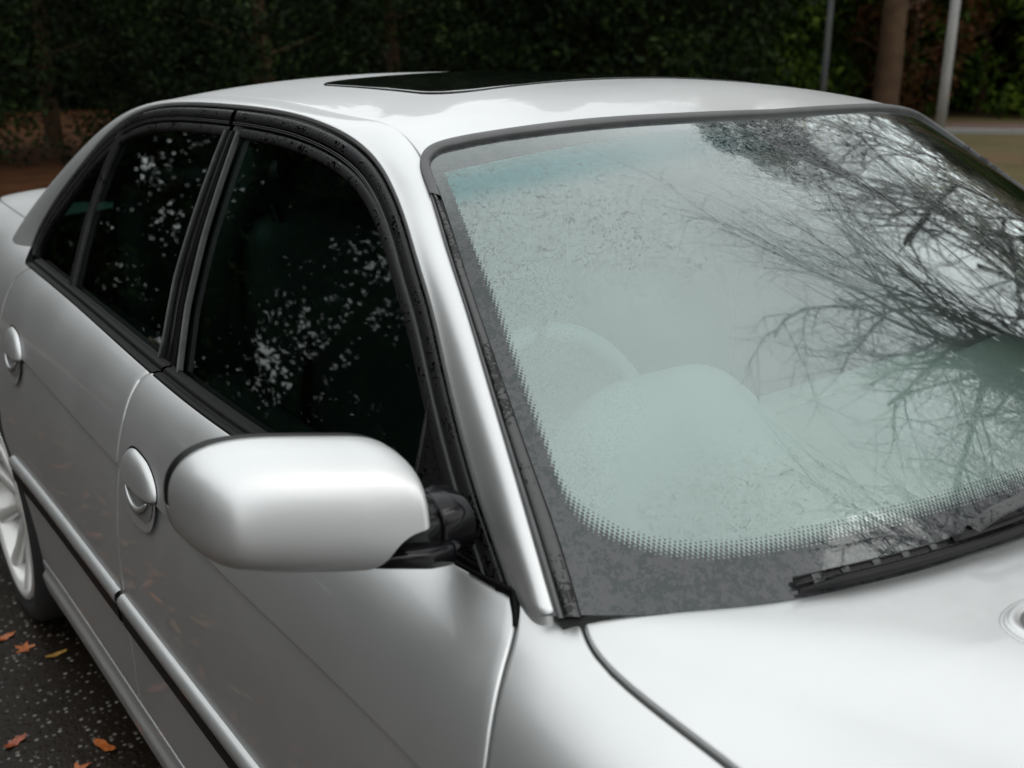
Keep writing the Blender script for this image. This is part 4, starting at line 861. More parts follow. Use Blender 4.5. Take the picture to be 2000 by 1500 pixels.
# ---- wheels
def wheel(yc, sgn):
    w = .938; Rr, Rt = .252, .322; zc = Rt - .04; X0 = -w * sgn; inward = sgn
    def lathe(name, prof, mat, par, n=72):
        th = np.linspace(0, 2 * PI, n, endpoint=False); pr = np.array(prof)
        P = np.stack([np.stack([np.full(n, X0 + inward * x), yc + r * np.cos(th), zc + r * np.sin(th)], 1) for x, r in pr]); return grid_obj(name, P, mat, par, close=True)
    t = lathe('tyre', [(.012, Rr + .004), (.003, Rr + .018), (.002, Rr + .036), (.010, Rt - .014), (.024, Rt - .002), (.045, Rt), (.20, Rt), (.22, Rt - .012), (.225, Rr)], M['tyre'], car)
    rim = lathe('wheel_rim', [(.014, Rr + .004), (.006, Rr + .004), (.002, Rr - .003), (.004, Rr - .012), (.014, Rr - .018), (.09, Rr - .030), (.20, Rr - .020)], M['rim'], t)
    lathe('brake_disc', [(.095, .03), (.095, .165), (.11, .165)], simple_grey, t)
    lathe('hub_cap', [(.030, .001), (.031, .025), (.038, .034), (.06, .055)], M['rim'], rim, 36)
    for k in range(10):                                                   # ten straight spokes
        a = 2 * PI * k / 10 + .16; cr, sr = math.cos(a), math.sin(a); sec = []
        for r_, wd, dx in ((.04, .020, .045), (.10, .0165, .036), (.17, .016, .026), (.225, .021, .014), (.240, .024, .010)):
            ring = []
            for e, h in ((-1, .030), (-1, .004), (-.55, 0), (.55, 0), (1, .004), (1, .030)): ring.append((X0 + inward * (dx + h), yc + cr * r_ - sr * e * wd, zc + sr * r_ + cr * e * wd))
            sec.append(ring)
        grid_obj('spoke', np.array(sec), M['rim'], rim, close=True)
for yc in (YF, YR):
    for sg_ in (1, -1): wheel(yc, sg_)
for yc in (YF, YR):                                                       # wheel-arch liners
    for fl in (False, True):
        th = np.linspace(-.35, PI + .35, 40); P = np.stack([np.stack([np.full(40, x), yc + .352 * np.cos(th), .285 + .352 * np.sin(th)], 1) for x in (-.915, -.62)]); 
        if fl: P = P * np.array([-1, 1, 1])
        grid_obj('arch_liner', P, M['black'], car)
box_obj('underbody', (0, 1.4, .30), (1.20, 4.4, .30), M['black'], car, .02); box_obj('underbody', (0, 1.37, .30), (1.66, 2.1, .28), M['black'], car, .02)
# head and tail lamps (outside the photograph's frame)
for sgn in (-1, 1):
    box_obj('headlamp', (sgn * .56, -1.005, .56), (.34, .10, .12), M['lamp_glass'], car, .03, seg=4); box_obj('tail_lamp', (sgn * .56, 3.985, .74), (.30, .08, .15), simple('red_lamp_%s' % ('r' if sgn > 0 else 'l'), (.35, .01, .01), .15, coat=1), car, .03, seg=4)
    box_obj('grille', (sgn * .10, -1.05, .54), (.16, .06, .16), M['rub_black'], car, .03, seg=4)

# ---- cabin
dz = lambda x, y: .895 + .125 * np.exp(-(((np.abs(x + .34)) / .19) ** 4)) * np.exp(-(((y - 1.00) / .12) ** 2)) + .012 * np.exp(-((y - .75) / .1) ** 2)
xx, yy = np.meshgrid(np.linspace(-.74, .74, 90), np.linspace(.50, 1.14, 50), indexing='ij'); yy = (.435 + .27 * (np.abs(xx) / .78) ** 2.6) + (1.14 - (.435 + .27 * (np.abs(xx) / .78) ** 2.6)) * (yy - .50) / .64; P = np.stack([xx, yy, dz(xx, yy)], -1)
P[:, -12:, 2] -= np.linspace(0, 1, 12)[None] ** 2 * .16
grid_obj('dashboard', P, M['leather_dark'], car)
box_obj('glovebox_panel', (0, 1.13, .68), (1.46, .10, .34), M['leather_dark'], car, .03)
box_obj('wood_trim', (.30, 1.072, .76), (.80, .02, .06), M['wood'], car, .008)
# steering wheel on the right-hand side
th = np.linspace(0, 2 * PI, 49); cw = np.array([-.32, 1.23, .83]); tilt = math.radians(24); e1 = np.array([1, 0, 0.]); e2 = np.array([0, math.sin(tilt) * 1.0, math.cos(tilt)])
ringp = cw + .192 * (np.cos(th)[:, None] * e1 + np.sin(th)[:, None] * e2); sw = tube('steering_wheel', ringp, .0175, M['wheel_leather'], car, 12, caps=False)
box_obj('wheel_boss', cw + np.array([0, -.012, 0]), (.15, .05, .12), M['leather'], sw, .02, rot=('X', -tilt * 0))
for a in (200, 340, 270): a = math.radians(a); tube('wheel_spoke', [cw, cw + .19 * (math.cos(a) * e1 + math.sin(a) * e2)], .014, M['leather'], sw, 8)
def seat(x, y, wd, front=True):
    s = box_obj('seat', (x, y, .56), (wd, .52, .18), M['leather'], car, .06, seg=4)
    b1 = box_obj('seat_back', (x, y + .30, .86), (wd, .15, .64), M['leather'], s, .06, rot=None, seg=4)
    for hx in ((x,) if front else (x - .33, x + .33)): box_obj('headrest', (hx, y + .36, 1.215), (.27, .10, .16), M['leather'], b1, .045, seg=4)
    return s
seat(-.40, 1.46, .50); seat(.40, 1.46, .50); seat(0, 2.28, 1.25, False)
box_obj('parcel_shelf', (0, 2.92, .955), (1.3, .50, .02), M['leather'], car, .005)
for sgn in (-1, 1):
    for (y0_, y1_) in ((.80, 1.70), (1.76, 2.62)):
        box_obj('door_card', (sgn * .745, (y0_ + y1_) / 2, .66), (.05, y1_ - y0_, .52), M['leather'], car, .02)
        box_obj('armrest', (sgn * .70, (y0_ + y1_) / 2, .70), (.09, (y1_ - y0_) * .6, .06), M['leather'], car, .02)
    tube('inner_pillar', [(sgn * .775, 1.76, .80), (sgn * .70, 1.77, 1.10), (sgn * .585, 1.775, 1.335)], [.045, .04, .04], M['headlining'], car, 10)
    tube('seat_belt', [(sgn * .60, 1.72, 1.20), (sgn * .55, 1.70, 1.0), (sgn * .60, 1.66, .7)], .010, M['rub_black'], car, 8)
# headlining follows the roof
P = ROOFP[4:-2, 3:-3].copy(); P[..., 2] -= .045; grid_obj('headlining', P, M['headlining'], car)
tube('interior_mirror', [(-.12, 1.075, 1.255), (-.115, 1.075, 1.255), (.115, 1.075, 1.255), (.12, 1.075, 1.255)], [.006, .028, .028, .006], M['rub_black'], car, 14)
tube('mirror_stem', [(0, 1.04, 1.315), (0, 1.07, 1.27)], .01, M['rub_black'], car, 8)
for sgn in (-1, 1): box_obj('sun_visor', (sgn * .34, 1.29, 1.300), (.34, .15, .020), M['headlining'], car, .008)
# ================================================================ ground
GZ = -.04
def ground_mat():
    m, nt, b, o = nmat('wet_chipped_tarmac'); ln = nt.links.new; tcn = N_(nt, 'ShaderNodeTexCoord'); ob = tcn.outputs['Object']
    v = N_(nt, 'ShaderNodeTexVoronoi'); v.inputs['Scale'].default_value = 60; v.inputs['Randomness'].default_value = .95; ln(ob, v.inputs['Vector'])
    chip = maprange(nt, v.outputs['Distance'], .22, .36, 1, 0, smooth=True).outputs[0]
    sep_ = N_(nt, 'ShaderNodeSeparateColor'); ln(v.outputs['Color'], sep_.inputs[0])
    pale = math_(nt, 'GREATER_THAN', sep_.outputs[0], .45); k = math_(nt, 'MULTIPLY', chip, pale)
    ch = ramp(nt, sep_.outputs[1], [(.0, (.06, .052, .043)), (.5, (.13, .125, .11)), (1, (.24, .235, .22))])
    n = noise(nt, 1.3, 5, .6, ob); base = ramp(nt, n.outputs['Fac'], [(.3, (.008, .0055, .0035)), (.7, (.020, .014, .009))])
    mx = N_(nt, 'ShaderNodeMix', data_type='RGBA'); ln(k, mx.inputs['Factor']); ln(base.outputs[0], mx.inputs['A']); ln(ch.outputs[0], mx.inputs['B']); ln(mx.outputs['Result'], b.inputs['Base Color'])
    n2 = noise(nt, .8, 3, .5, ob); rr = maprange(nt, n2.outputs['Fac'], .35, .65, .32, .6); ln(rr.outputs[0], b.inputs['Roughness']); b.inputs['Specular IOR Level'].default_value = .18
    f = noise(nt, 60, 3, .6, ob); h = math_(nt, 'ADD', math_(nt, 'MULTIPLY', chip, .8), f.outputs['Fac']); bump(nt, b, h, .6, .004); return m
def lawn_mat():
    m, nt, b, o = nmat('mown_autumn_lawn'); ln = nt.links.new; tcn = N_(nt, 'ShaderNodeTexCoord'); ob = tcn.outputs['Object']
    n = noise(nt, .35, 5, .65, ob); n2 = noise(nt, 9, 4, .7, ob)
    a = math_(nt, 'ADD', math_(nt, 'MULTIPLY', n.outputs['Fac'], .7), math_(nt, 'MULTIPLY', n2.outputs['Fac'], .4))
    r = ramp(nt, a, [(.40, (.050, .055, .012)), (.52, (.11, .085, .025)), (.62, (.13, .08, .032)), (.75, (.09, .04, .018))]); ln(r.outputs[0], b.inputs['Base Color']); b.inputs['Roughness'].default_value = .9
    bump(nt, b, n2.outputs['Fac'], .8, .03); return m
def sheet(name, x0, x1, y0, y1, z, mat, nx=2, ny=2):
    xx, yy = np.meshgrid(np.linspace(x0, x1, nx), np.linspace(y0, y1, ny), indexing='ij'); P = np.stack([xx, yy, np.full(xx.shape, z)], -1)
    o = local_obj(name, P.reshape(-1, 3), gfaces(nx, ny), mat, None, False); o['kind'] = 'structure'; return o
M['tarmac'] = ground_mat(); M['lawn'] = lawn_mat()
M['litter'] = simple('brown_leaf_litter', (.052, .022, .009), .9, spec=.08, var=.5, vscale=3, bmp=.8, bscale=12)
M['path'] = simple('pink_gravel_path', (.15, .095, .078), .8, var=.2, vscale=6)
M['kerb'] = simple('concrete_kerb', (.30, .30, .29), .8, var=.15, vscale=9)
sheet('ground', -150, 150, -150, 150, GZ - .012, M['lawn'])
sheet('driveway', -14, 7.5, -22, 9.6, GZ, M['tarmac'])
# kerb and lawn beyond the drive, leaf litter under the trees, far path seen to the right
sheet('leaf_litter_bed', -45, 11.5, 11.2, 60, GZ - .002, M['litter'])
def strip(name, pts, w, z0, z1, mat):
    p = np.array(pts, float); T = nrm(np.gradient(p, axis=0)); Nn = np.stack([-T[:, 1], T[:, 0]], 1); A = p + Nn * w / 2; Bq = p - Nn * w / 2
    V = np.concatenate([np.c_[A, np.full(len(p), z0)], np.c_[A, np.full(len(p), z1)], np.c_[Bq, np.full(len(p), z1)], np.c_[Bq, np.full(len(p), z0)]]); n = len(p); Fq = []
    for r in range(3):
        for i in range(n - 1): Fq.append((r * n + i, r * n + i + 1, (r + 1) * n + i + 1, (r + 1) * n + i))
    Fq += [(0, n, 2 * n, 3 * n), (n - 1, 2 * n - 1, 3 * n - 1, 4 * n - 1)]
    o = local_obj(name, V, Fq, mat, None, False); o['kind'] = 'structure'; return o
strip('kerb', [(-14, 9.66), (0, 9.66), (7.56, 9.66)], .12, GZ - .03, GZ + .08, M['kerb']); strip('kerb', [(7.56, 9.6), (7.56, 0), (7.56, -22)], .12, GZ - .03, GZ + .08, M['kerb'])
strip('path', [(12, 18.2), (17.5, 13.2), (23.5, 7.0), (30, -1)], 2.6, GZ - .03, GZ - .004, M['path'])
strip('path_kerb', [(10.9, 17.0), (16.4, 12.0), (22.4, 5.9), (28.9, -2)], .22, GZ - .03, GZ + .07, M['kerb'])

# ================================================================ fallen leaves
def leaf_mesh(kind, name):
    """a curled beech / oak / maple leaf, lying flat"""
    n = 22; a = np.linspace(0, 2 * PI, n, endpoint=False); 
    if kind == 0: r = .5 * (np.abs(np.cos(a)) * .5 + .5)
    elif kind == 1: r = .45 * (.55 + .35 * np.abs(np.cos(a)) + .13 * np.cos(7 * a))
    else: r = .42 * (.62 + .30 * np.cos(5 * a) + .12 * np.cos(10 * a + .4))
    X = r * np.cos(a) * (1.3 if kind < 2 else 1.05); Y = r * np.sin(a) * (.62 if kind == 0 else .8 if kind == 1 else 1)
    V = [(0, 0, .02)]; 
    for f in (.5, 1.0):
        for i in range(n): x, y = X[i] * f, Y[i] * f; V.append((x, y, .16 * x * x * 1.5 + .25 * abs(y) * abs(y) + .03 * math.sin(9 * x + 3 * y) + .01))
    Fq = [(0, 1 + i, 1 + (i + 1) % n) for i in range(n)] + [(1 + i, 1 + n + i, 1 + n + (i + 1) % n, 1 + (i + 1) % n) for i in range(n)]
    return V, Fq
def leaf_mat(name, col):
    m, nt, b, o = nmat(name); n = noise(nt, 6, 4, .6); r = ramp(nt, n.outputs['Fac'], [(.3, tuple(c * .55 for c in col)), (.7, tuple(min(1, c * 1.25) for c in col))]); nt.links.new(r.outputs[0], b.inputs['Base Color']); pset(b, Roughness=.35, Specular_IOR_Level=.4); return m
LM = [leaf_mat('orange_leaf', (.42, .115, .025)), leaf_mat('russet_leaf', (.30, .065, .022)), leaf_mat('yellow_leaf', (.42, .24, .06)), leaf_mat('tan_leaf', (.30, .20, .10))]
def put_leaf(k, mi, x, y, s, rz_, label):
    V, Fq = leaf_mesh(k, 'leaf'); o = local_obj('fallen_leaf', V, Fq, LM[mi]); o.location = (x, y, GZ + .002); o.scale = (s * .85, s * .85, s * .8); o.rotation_euler = (0, 0, rz_)
    tag(o, label, 'leaf', 'autumn leaves lying on the tarmac beside the car'); return o
def gp(px, py):   # ground point table helper, values baked from the photograph's own perspective
    return None
LEAVES = [(1, 0, -1.003, 2.734, .060, .4, 'small orange leaf at the far left edge, just below the rear wheel'),
          (2, 0, -.975, 2.646, .085, 1.1, 'large orange star-shaped leaf lying just below the rear tyre'),
          (0, 2, -.915, 2.566, .050, .1, 'oval yellow leaf on its own in the dark beside the rear tyre'),
          (1, 1, -1.083, 2.248, .062, .5, 'pinkish orange leaf alone on the tarmac left of the sill'),
          (0, 0, -.925, 2.110, .065, 1.9, 'orange leaf half hidden under the edge of the sill'),
          (2, 0, -.995, 2.060, .085, .3, 'bright orange leaf cut off by the bottom edge, nearest the camera')]
for a in LEAVES: put_leaf(*a)
# the rest of the litter: small leaves scattered over the drive (seen mirrored in the doors)
VV, FF, MI = [], [], []; off = 0
for i in range(1500):
    if i < 520: x = -1.15 - abs(random.gauss(0, 1.0)); y = random.uniform(-2.0, 5)
    else: x = random.uniform(-11, 7); y = random.uniform(-12, 9.4)
    if x > -1.18 and -1.1 < y < 4.2 and x < 1.15: continue
    if (x + 1.36) ** 2 + y ** 2 < .12: continue
    V, Fq = leaf_mesh(random.choice((0, 0, 1, 2)), 'l'); s = random.uniform(.03, .07); a = random.uniform(0, 6.28); ca, sa = math.cos(a), math.sin(a); tl = random.uniform(-.3, .5)
    V = [((vx * ca - vy * sa) * s + x, (vx * sa + vy * ca) * s + y, GZ + .003 + (vz * .8 + max(0, vx * tl + .2)) * s) for vx, vy, vz in V]
    VV += V; FF += [tuple(j + off for j in f) for f in Fq]; off += len(V); MI += [random.choice((0, 0, 1, 1, 2, 3))] * len(Fq)
o = local_obj('leaf_litter', VV, FF, LM, None, True, MI); tag(o, kind='stuff', label='small brown and orange leaves scattered over the tarmac')

# ================================================================ trees
def foliage_mat(name, c0, c1, c2, scale=.5):
    m, nt, b, o = nmat(name); ln = nt.links.new; g_ = N_(nt, 'ShaderNodeNewGeometry'); oi = N_(nt, 'ShaderNodeObjectInfo')
    tcn = N_(nt, 'ShaderNodeTexCoord'); n = noise(nt, scale, 3, .6, tcn.outputs['Object']); a = math_(nt, 'ADD', math_(nt, 'MULTIPLY', n.outputs['Fac'], .75), math_(nt, 'MULTIPLY', g_.outputs['Random Per Island'], .30))
    a = math_(nt, 'ADD', a, math_(nt, 'MULTIPLY', oi.outputs['Random'], .08))
    r = ramp(nt, a, [(.40, c0), (.62, c1), (.86, c2)]); ln(r.outputs[0], b.inputs['Base Color']); b.inputs['Roughness'].default_value = .6; b.inputs['Specular IOR Level'].default_value = .10; return m
M['ever'] = foliage_mat('dark_evergreen_foliage', (.004, .008, .0025), (.011, .023, .005), (.034, .056, .010), .7)
M['laurel'] = foliage_mat('glossy_hedge_foliage', (.010, .024, .003), (.040, .075, .008), (.15, .21, .02), .8)
M['rust'] = foliage_mat('russet_beech_foliage', (.03, .012, .005), (.075, .030, .011), (.13, .065, .018), .8)
M['olive'] = foliage_mat('thin_olive_autumn_foliage', (.18, .14, .06), (.36, .28, .13), (.52, .40, .20), .6)
M['bark'] = simple('brown_bark', (.090, .052, .026), .9, var=.4, vscale=3, bmp=.6, bscale=14)
M['bark_grey'] = simple('grey_wet_bark', (.045, .040, .035), .85, var=.3, vscale=4)
def cards(centers, spread, n_per, size, seed, flat=.0):
    """many small bent leaf quads gathered round clump centres"""
    r = np.random.default_rng(seed); k = len(centers); c = np.repeat(centers, n_per, 0); sp = np.repeat(np.asarray(spread), n_per, 0)
    d = r.normal(size=(len(c), 3)); d /= np.linalg.norm(d, axis=1, keepdims=True); d *= (r.random((len(c), 1)) ** .45)
    p = c + d * sp; a = nrm(r.normal(size=p.shape) + np.array([0, 0, -flat])); b_ = nrm(np.cross(a, r.normal(size=p.shape))); s = size * r.uniform(.6, 1.4, (len(c), 1))
    q = np.stack([p - a * s, p + b_ * s * .5, p + a * s, p - b_ * s * .5], 1); V = q.reshape(-1, 3); return V, np.arange(len(V)).reshape(-1, 4)
def crown_mesh(name, kind, H, R, seed, mat, nclump=170, per=95, size=.085, z0=.2):
    r = np.random.default_rng(seed); cs, sp = [], []
    for i in range(nclump):
        t = (i + .5) / nclump; z = z0 + (H - z0) * t ** .9; a = i * 2.399 + r.uniform(-.4, .4)
        if kind == 'cone': rad = R * (1 - t ** 1.3) * r.uniform(.55, 1.05) + .1; s = (.55 + .5 * (1 - t)) * R * .30
        elif kind == 'hedge': rad = R * r.uniform(.2, 1.0) ** .5 * (1 - .35 * t ** 4); s = R * .30
        else: e = math.sqrt(max(0, 1 - (2 * t - 1) ** 2)); rad = R * e * r.uniform(.5, 1.0); s = R * .26
        cs.append((rad * math.cos(a), rad * math.sin(a), z)); sp.append((s, s, s * .6))
    V, Q = cards(np.array(cs), np.array(sp), per, size, seed + 1); return quick_mesh(name, V, Q, mat)
def trunk_mesh(name, H, r0, seed, mat, lean=.3, branches=14, R=2.):
    r = random.Random(seed); V, Fq = [], []
    def limb(p0, p1, ra, rb, k=7, seg=5, wob=.08):
        p0, p1 = np.array(p0, float), np.array(p1, float); d = p1 - p0; L_ = np.linalg.norm(d); pts = [p0 + d * i / seg + (np.array([r.uniform(-1, 1), r.uniform(-1, 1), r.uniform(-1, 1)]) * wob * L_ / seg * (0 < i < seg)) for i in range(seg + 1)]
        pts = np.array(pts); T = nrm(np.gradient(pts, axis=0)); A = nrm(np.cross(T, [.3, .9, .1])); Bn = np.cross(T, A); o_ = len(V)
        for i in range(seg + 1):
            rad = ra + (rb - ra) * i / seg
            for j in range(k): t = 2 * PI * j / k; V.append(tuple(pts[i] + rad * (A[i] * math.cos(t) + Bn[i] * math.sin(t))))
        for i in range(seg):
            for j in range(k): Fq.append((o_ + i * k + j, o_ + i * k + (j + 1) % k, o_ + (i + 1) * k + (j + 1) % k, o_ + (i + 1) * k + j))
    limb((0, 0, -.1), (lean * r.uniform(-1, 1), lean * r.uniform(-1, 1), H * .92), r0, r0 * .15, 12, 9, .05)
    for i in range(branches):
        z = H * (.15 + .7 * i / branches); a = i * 2.4; l = R * (1 - .6 * i / branches) * .9; limb((0, 0, z), (l * math.cos(a), l * math.sin(a), z + l * .35), r0 * .30 * (1 - .6 * i / branches), .012, 5, 4)
    return V, Fq
PROTO = {}
def proto(kind):
    if kind in PROTO: return PROTO[kind]
    if kind == 'conifer_a': c = crown_mesh('crown', 'cone', 13.5, 3.2, 3, M['ever'], 300, 150, .08, .1); t = trunk_mesh('trunk', 13, .24, 3, M['bark'])
    if kind == 'conifer_b': c = crown_mesh('crown', 'cone', 11.5, 3.0, 13, M['ever'], 260, 150, .08, .1); t = trunk_mesh('trunk', 11, .22, 5, M['bark'])
    if kind == 'yew': c = crown_mesh('crown', 'ball', 8.5, 3.2, 23, M['ever'], 240, 190, .07, -.6); t = trunk_mesh('trunk', 7, .28, 7, M['bark'])
    if kind == 'laurel': c = crown_mesh('crown', 'hedge', 4.6, 1.9, 33, M['laurel'], 150, 130, .075, .15); t = trunk_mesh('trunk', 4, .12, 9, M['bark'])
    if kind == 'beech': c = crown_mesh('crown', 'ball', 4.8, 1.7, 43, M['rust'], 90, 60, .07, .2); t = trunk_mesh('trunk', 4, .14, 11, M['bark'])
    if kind == 'thin': c = crown_mesh('crown', 'ball', 9.5, 3.8, 83, M['ever'], 185, 220, .105, .0); t = trunk_mesh('trunk', 8.5, .26, 17, M['bark'], R=3)
    if kind == 'autumn': c = crown_mesh('crown', 'ball', 12.5, 4.0, 53, M['olive'], 110, 34, .12, 3.0); t = trunk_mesh('trunk', 12, .30, 15, M['bark_grey'], R=4)
    me = bpy.data.meshes.new('trunk'); me.from_pydata(t[0], [], t[1]); me.materials.append(M['bark_grey'] if kind == 'autumn' else M['bark']); me.update()
    PROTO[kind] = (c, me); return PROTO[kind]
def tree(kind, name, x, y, s, rot, label, cat, group):
    c, t = proto(kind); e = empty(name, (x, y, GZ - .03)); e.rotation_euler = (0, 0, rot); e.scale = (s, s, s * random.uniform(.95, 1.08)); tag(e, label, cat, group)
    for nm, me_ in (('crown', c), ('trunk', t)): o = bpy.data.objects.new(nm, me_); COL.objects.link(o); o.parent = e
    return e
GB = 'trees closing off the garden behind the car'; GS = 'bushes along the far side of the lawn'
TREES = [
 ('thin', 'holm_oak', -12.5, 11.0, 1.0, .3, 'thin-crowned holm oak at the far left of the tree belt, beyond the frame edge', 'tree', GB),
 ('thin', 'holm_oak', -8.6, 13.6, 1.0, 1.9, 'broad thin-crowned holm oak left of the car, outside the frame', 'tree', GB),
 ('thin', 'holm_oak', -4.9, 16.2, .9, 2.2, 'thin-crowned holm oak just left of the frame', 'tree', GB),
 ('yew', 'yew_tree', -.6, 15.4, .72, .8, 'dark yew with low boughs at the left edge, over the brown leaf litter', 'tree', GB),
 ('conifer_a', 'conifer_tree', 2.6, 16.6, .58, 4.0, 'dark conifer rising above the rear of the roof at left', 'tree', GB),
 ('yew', 'yew_tree', 4.8, 13.9, .60, 3.1, 'low greener bough mass standing above the sunroof', 'tree', GB),
 ('conifer_b', 'conifer_tree', 7.6, 15.2, .60, 5.2, 'dark conifer behind the middle of the roof', 'tree', GB),
 ('conifer_a', 'conifer_tree', 10.8, 14.2, .72, .9, 'tall dark conifer above the top of the windscreen', 'tree', GB),
 ('yew', 'yew_tree', 11.9, 13.8, .95, 2.4, 'dark yew just left of the thin dark post', 'tree', GB),
 ('laurel', 'laurel_bush', 16.6, 16.4, 1.15, .3, 'green laurel between the dark post and the brown trunk', 'bush', GS),
 ('laurel', 'laurel_bush', 20.6, 15.6, 1.2, 1.7, 'green laurel behind the brown tree trunk', 'bush', GS),
 ('beech', 'beech_bush', 20.2, 13.8, .95, 2.0, 'russet-leaved beech between the brown trunk and the pale lamp post', 'bush', GS),
 ('laurel', 'laurel_bush', 23.6, 14.0, 1.2, 2.9, 'bright green laurel right of the pale lamp post', 'bush', GS),
 ('laurel', 'laurel_bush', 26.0, 12.0, 1.25, 4.1, 'green laurel at the right edge above the pink path', 'bush', GS),
 ('laurel', 'laurel_bush', 28.4, 9.6, 1.25, 5.3, 'green laurel beyond the right edge of the frame', 'bush', GS),
 ('conifer_b', 'conifer_tree', 23.5, 19.5, 1.1, 1.2, 'conifer behind the laurels near the brown trunk', 'tree', GB),
 ('conifer_a', 'conifer_tree', 29.5, 15.5, 1.0, 2.8, 'conifer behind the laurels at the right edge', 'tree', GB),
 ('autumn', 'autumn_tree', 22.0, 4.6, 1.0, .5, 'half-bare olive-leaved tree mirrored in the right side of the windscreen', 'tree', GB),
 ('autumn', 'autumn_tree', 27.0, 1.0, 1.1, 2.5, 'olive-leaved tree further round, right of the frame', 'tree', GB),
 ('conifer_b', 'conifer_tree', 30.5, 5.0, 1.1, 3.5, 'conifer far right, outside the frame', 'tree', GB),
 ('thin', 'holm_oak', -12.5, 5.0, 1.1, 3.3, 'thin-crowned holm oak on the left boundary, mirrored in the door glass', 'tree', GB),
 ('conifer_a', 'conifer_tree', -13.0, -1.5, 1.0, 5.6, 'conifer on the left boundary opposite the front door', 'tree', GB),
 ('yew', 'yew_tree', -13.0, -8.0, 1.0, .2, 'dark yew on the left boundary behind the camera', 'tree', GB),
 ('yew', 'yew_tree', -3.0, -24.0, 1.0, 4.4, 'dark yew far behind the camera, left of centre', 'tree', GB),
 ('conifer_b', 'conifer_tree', 5.0, -26.0, 1.0, 1.4, 'conifer far behind the camera', 'tree', GB),
]
for a in TREES: tree(*a)

# far wood: one dark mass behind everything so that no bare horizon shows between the trees
r = np.random.default_rng(99); cs = []
for ang in np.linspace(-12, 110, 220):
    for k in range(7):
        a = math.radians(ang + r.uniform(-.5, .5)); R_ = r.uniform(30, 36); cs.append((R_ * math.sin(a), R_ * math.cos(a), r.uniform(0, 9) if k < 4 else r.uniform(0, 4.5)))
V, Q = cards(np.array(cs), np.full((len(cs), 3), 2.1), 80, .42, 100); me = quick_mesh('far_wood', V, Q, M['ever']); o = bpy.data.objects.new('far_wood', me); COL.objects.link(o); tag(o, 'far dark evergreen wood behind the garden trees', kind='stuff')

# trunk and posts at the right
V, Fq = trunk_mesh('trunk', 15, .29, 77, M['bark'], lean=.4, branches=10, R=5); e = empty('broad_tree', (18.62, 13.32, GZ - .05)); tag(e, 'thick brown tree trunk standing between the two posts', 'tree'); local_obj('trunk', V, Fq, M['bark'], e)
me = crown_mesh('crown', 'ball', 16, 4.5, 63, M['olive'], 80, 50, .12, 7.5); o = bpy.data.objects.new('crown', me); COL.objects.link(o); o.parent = e
M['galv'] = simple('galvanised_steel', (.30, .30, .29), .45, metal=.4, var=.2, vscale=2); M['dark_post'] = simple('dark_painted_post', (.06, .065, .065), .5, var=.2)
def post(x, y, r_, H, mat, label, name):
    e = empty(name, (x, y, GZ)); tag(e, label, 'lamp post')
    tube('shaft', [(0, 0, 0), (0, 0, 1.2), (0, 0, H)], [r_, r_, r_ * .8], mat, e, 16, local=True); tube('base_collar', [(0, 0, 0), (0, 0, .18), (0, 0, .2)], [r_ * 1.6, r_ * 1.5, r_], mat, e, 16, local=True)
    tube('lamp_arm', [(0, 0, H - .02), (-.3, -.2, H + .15), (-.7, -.45, H + .2)], r_ * .6, mat, e, 10, local=True); tube('lamp_head', [(-.65, -.42, H + .2), (-.8, -.52, H + .19), (-1.2, -.78, H + .17), (-1.25, -.8, H + .17)], [.04, .12, .10, .02], mat, e, 12, local=True)
post(10.84, 7.31, .062, 6.0, M['galv'], 'pale galvanised lamp post nearest the right edge', 'lamp_post')
post(12.23, 10.15, .05, 6.0, M['dark_post'], 'thin dark post left of the brown tree trunk', 'lamp_post')

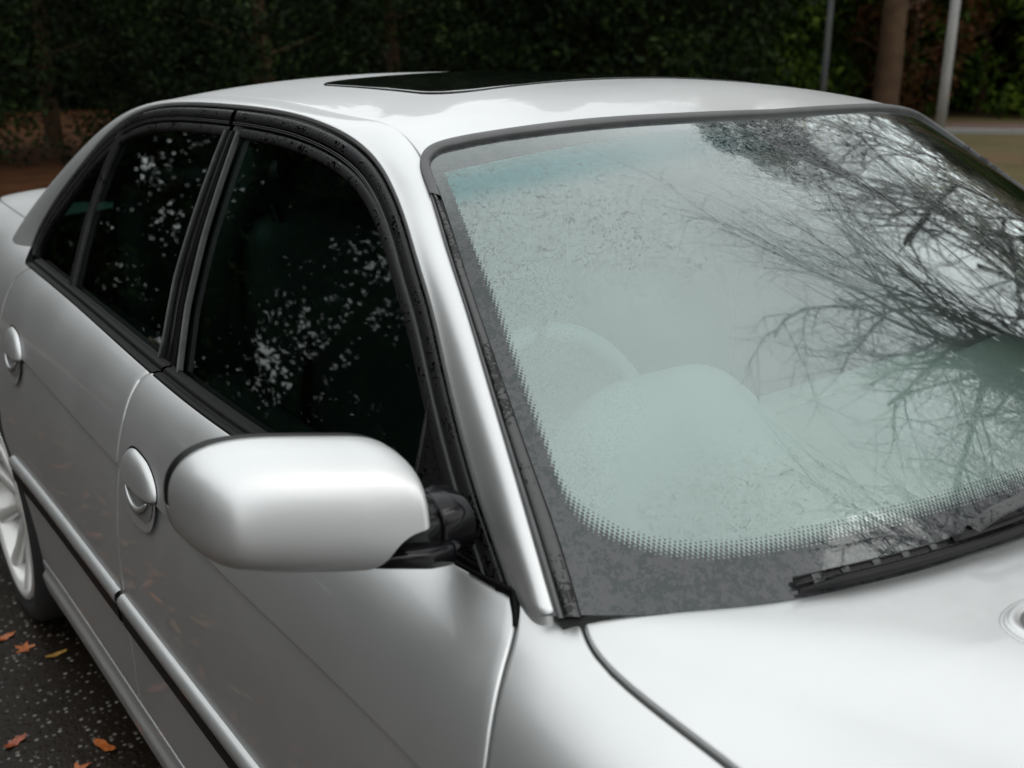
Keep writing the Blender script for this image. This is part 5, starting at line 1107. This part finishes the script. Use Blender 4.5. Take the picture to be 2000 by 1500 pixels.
# ---- bare deciduous trees whose branches are mirrored in the windscreen
def bare_tree(name, x, y, H, seed, first, label):
    r = random.Random(seed); segs = []; lvmax = 5 if seed == 5 else 4
    def grow(p, d, L_, rad, lvl):
        n = 5 if lvl < 3 else 4; q = [p.copy()]; dd = d.copy()
        for i in range(n):
            dd = dd + Vector((r.gauss(0, .13), r.gauss(0, .13), r.gauss(0, .09) + (.05 if lvl > 1 else 0))); dd.normalize(); q.append(q[-1] + dd * L_ / n)
        segs.append((q, rad, rad * (.55 if lvl < 4 else .3), lvl))
        if lvl >= lvmax: return
        kids = {0: 7, 1: 6, 2: 6, 3: 5, 4: 4}[lvl]
        for i in range(kids):
            t = .30 + .70 * (i + r.random() * .6) / kids; k = min(n - 1, int(t * n)); pt = q[k].lerp(q[k + 1], min(1, t * n - k)); a = r.uniform(.40, .95); ax = Vector((r.gauss(0, 1), r.gauss(0, 1), r.gauss(0, .6))); ax = dd.cross(ax).normalized() if dd.cross(ax).length > 1e-3 else Vector((1, 0, 0))
            nd = (Matrix.Rotation(a, 3, ax) @ dd).normalized(); nd.z = max(nd.z, -.25)
            grow(pt, nd.normalized(), L_ * r.uniform(.50, .72), rad * r.uniform(.42, .58), lvl + 1)
    base = Vector((0, 0, -.1)); top = Vector((first[0] * .1, first[1] * .1, H * .38))
    segs.append(([base, base.lerp(top, .5) + Vector((.1, -.1, 0)), top], .28, .06, 0))
    for dvec, L_, rad in first[2]: grow(top.copy() - Vector((0, 0, r.uniform(0, .6))), Vector(dvec).normalized(), L_, rad, 1)
    V, Fq = [], []
    for q, ra, rb, lvl in segs:
        k = (10, 8, 6, 5, 3, 3)[lvl]; n = len(q); o_ = len(V)
        for i in range(n):
            T = (q[min(i + 1, n - 1)] - q[max(i - 1, 0)]).normalized(); A = T.cross(Vector((.2, .3, .95))).normalized(); Bn = T.cross(A); rad = max(.0032, ra + (rb - ra) * i / (n - 1))
            for j in range(k): t = 2 * PI * j / k; V.append(q[i] + rad * (A * math.cos(t) + Bn * math.sin(t)))
        for i in range(n - 1):
            for j in range(k): Fq.append((o_ + i * k + j, o_ + i * k + (j + 1) % k, o_ + (i + 1) * k + (j + 1) % k, o_ + (i + 1) * k + j))
    nq = len(Fq); e = empty(name, (x, y, GZ)); tag(e, label, 'tree', 'bare trees mirrored in the windscreen')
    split = next(i for i, s in enumerate(segs) if True)
    me = quick_mesh('branches', np.array([tuple(v) for v in V]), np.array(Fq), M['bark_grey']); o = bpy.data.objects.new('branches', me); COL.objects.link(o); o.parent = e
    return len(Fq)
n1_ = bare_tree('bare_tree', 11.8, -2.6, 10.5, 5, (-1, 0, [((-1, .05, .42), 7.0, .17), ((-1, .45, .62), 6.2, .13), ((-.8, -.35, .7), 5.5, .12), ((-.6, .9, .75), 5.5, .12)]), 'bare spreading tree whose branches are mirrored across the windscreen')
n2_ = bare_tree('bare_tree', 17.5, 4.5, 9.5, 8, (-1, 0, [((-1, -.1, .35), 6.0, .15), ((-.8, .5, .7), 5, .12), ((-.1, .1, 1), 5.5, .14), ((-.6, -.7, .6), 5, .12), ((.7, .3, .8), 4.5, .1)]), 'second bare tree, mirrored near the right edge of the windscreen')
# pine bough: the dark clump in the mirrored branches
c = crown_mesh('crown', 'ball', 11.0, 1.15, 71, M['ever'], 50, 110, .075, 8.2); V, Fq = trunk_mesh('trunk', 9.8, .15, 31, M['bark'], R=1.2)
e = empty('pine_tree', (13.0, -.95, GZ)); tag(e, 'slender pine with a dense dark head, mirrored in the right of the windscreen', 'tree'); o = bpy.data.objects.new('crown', c); COL.objects.link(o); o.parent = e; local_obj('trunk', V, Fq, M['bark'], e)
c = crown_mesh('crown', 'ball', 13.0, 1.9, 91, M['ever'], 60, 100, .08, 10.2); V, Fq = trunk_mesh('trunk', 12, .2, 33, M['bark'], R=1.5)
e = empty('pine_tree', (12.9, 6.8, GZ)); tag(e, 'pine with a broad high dark crown, mirrored along the top edge of the windscreen', 'tree'); o = bpy.data.objects.new('crown', c); COL.objects.link(o); o.parent = e; local_obj('trunk', V, Fq, M['bark'], e)
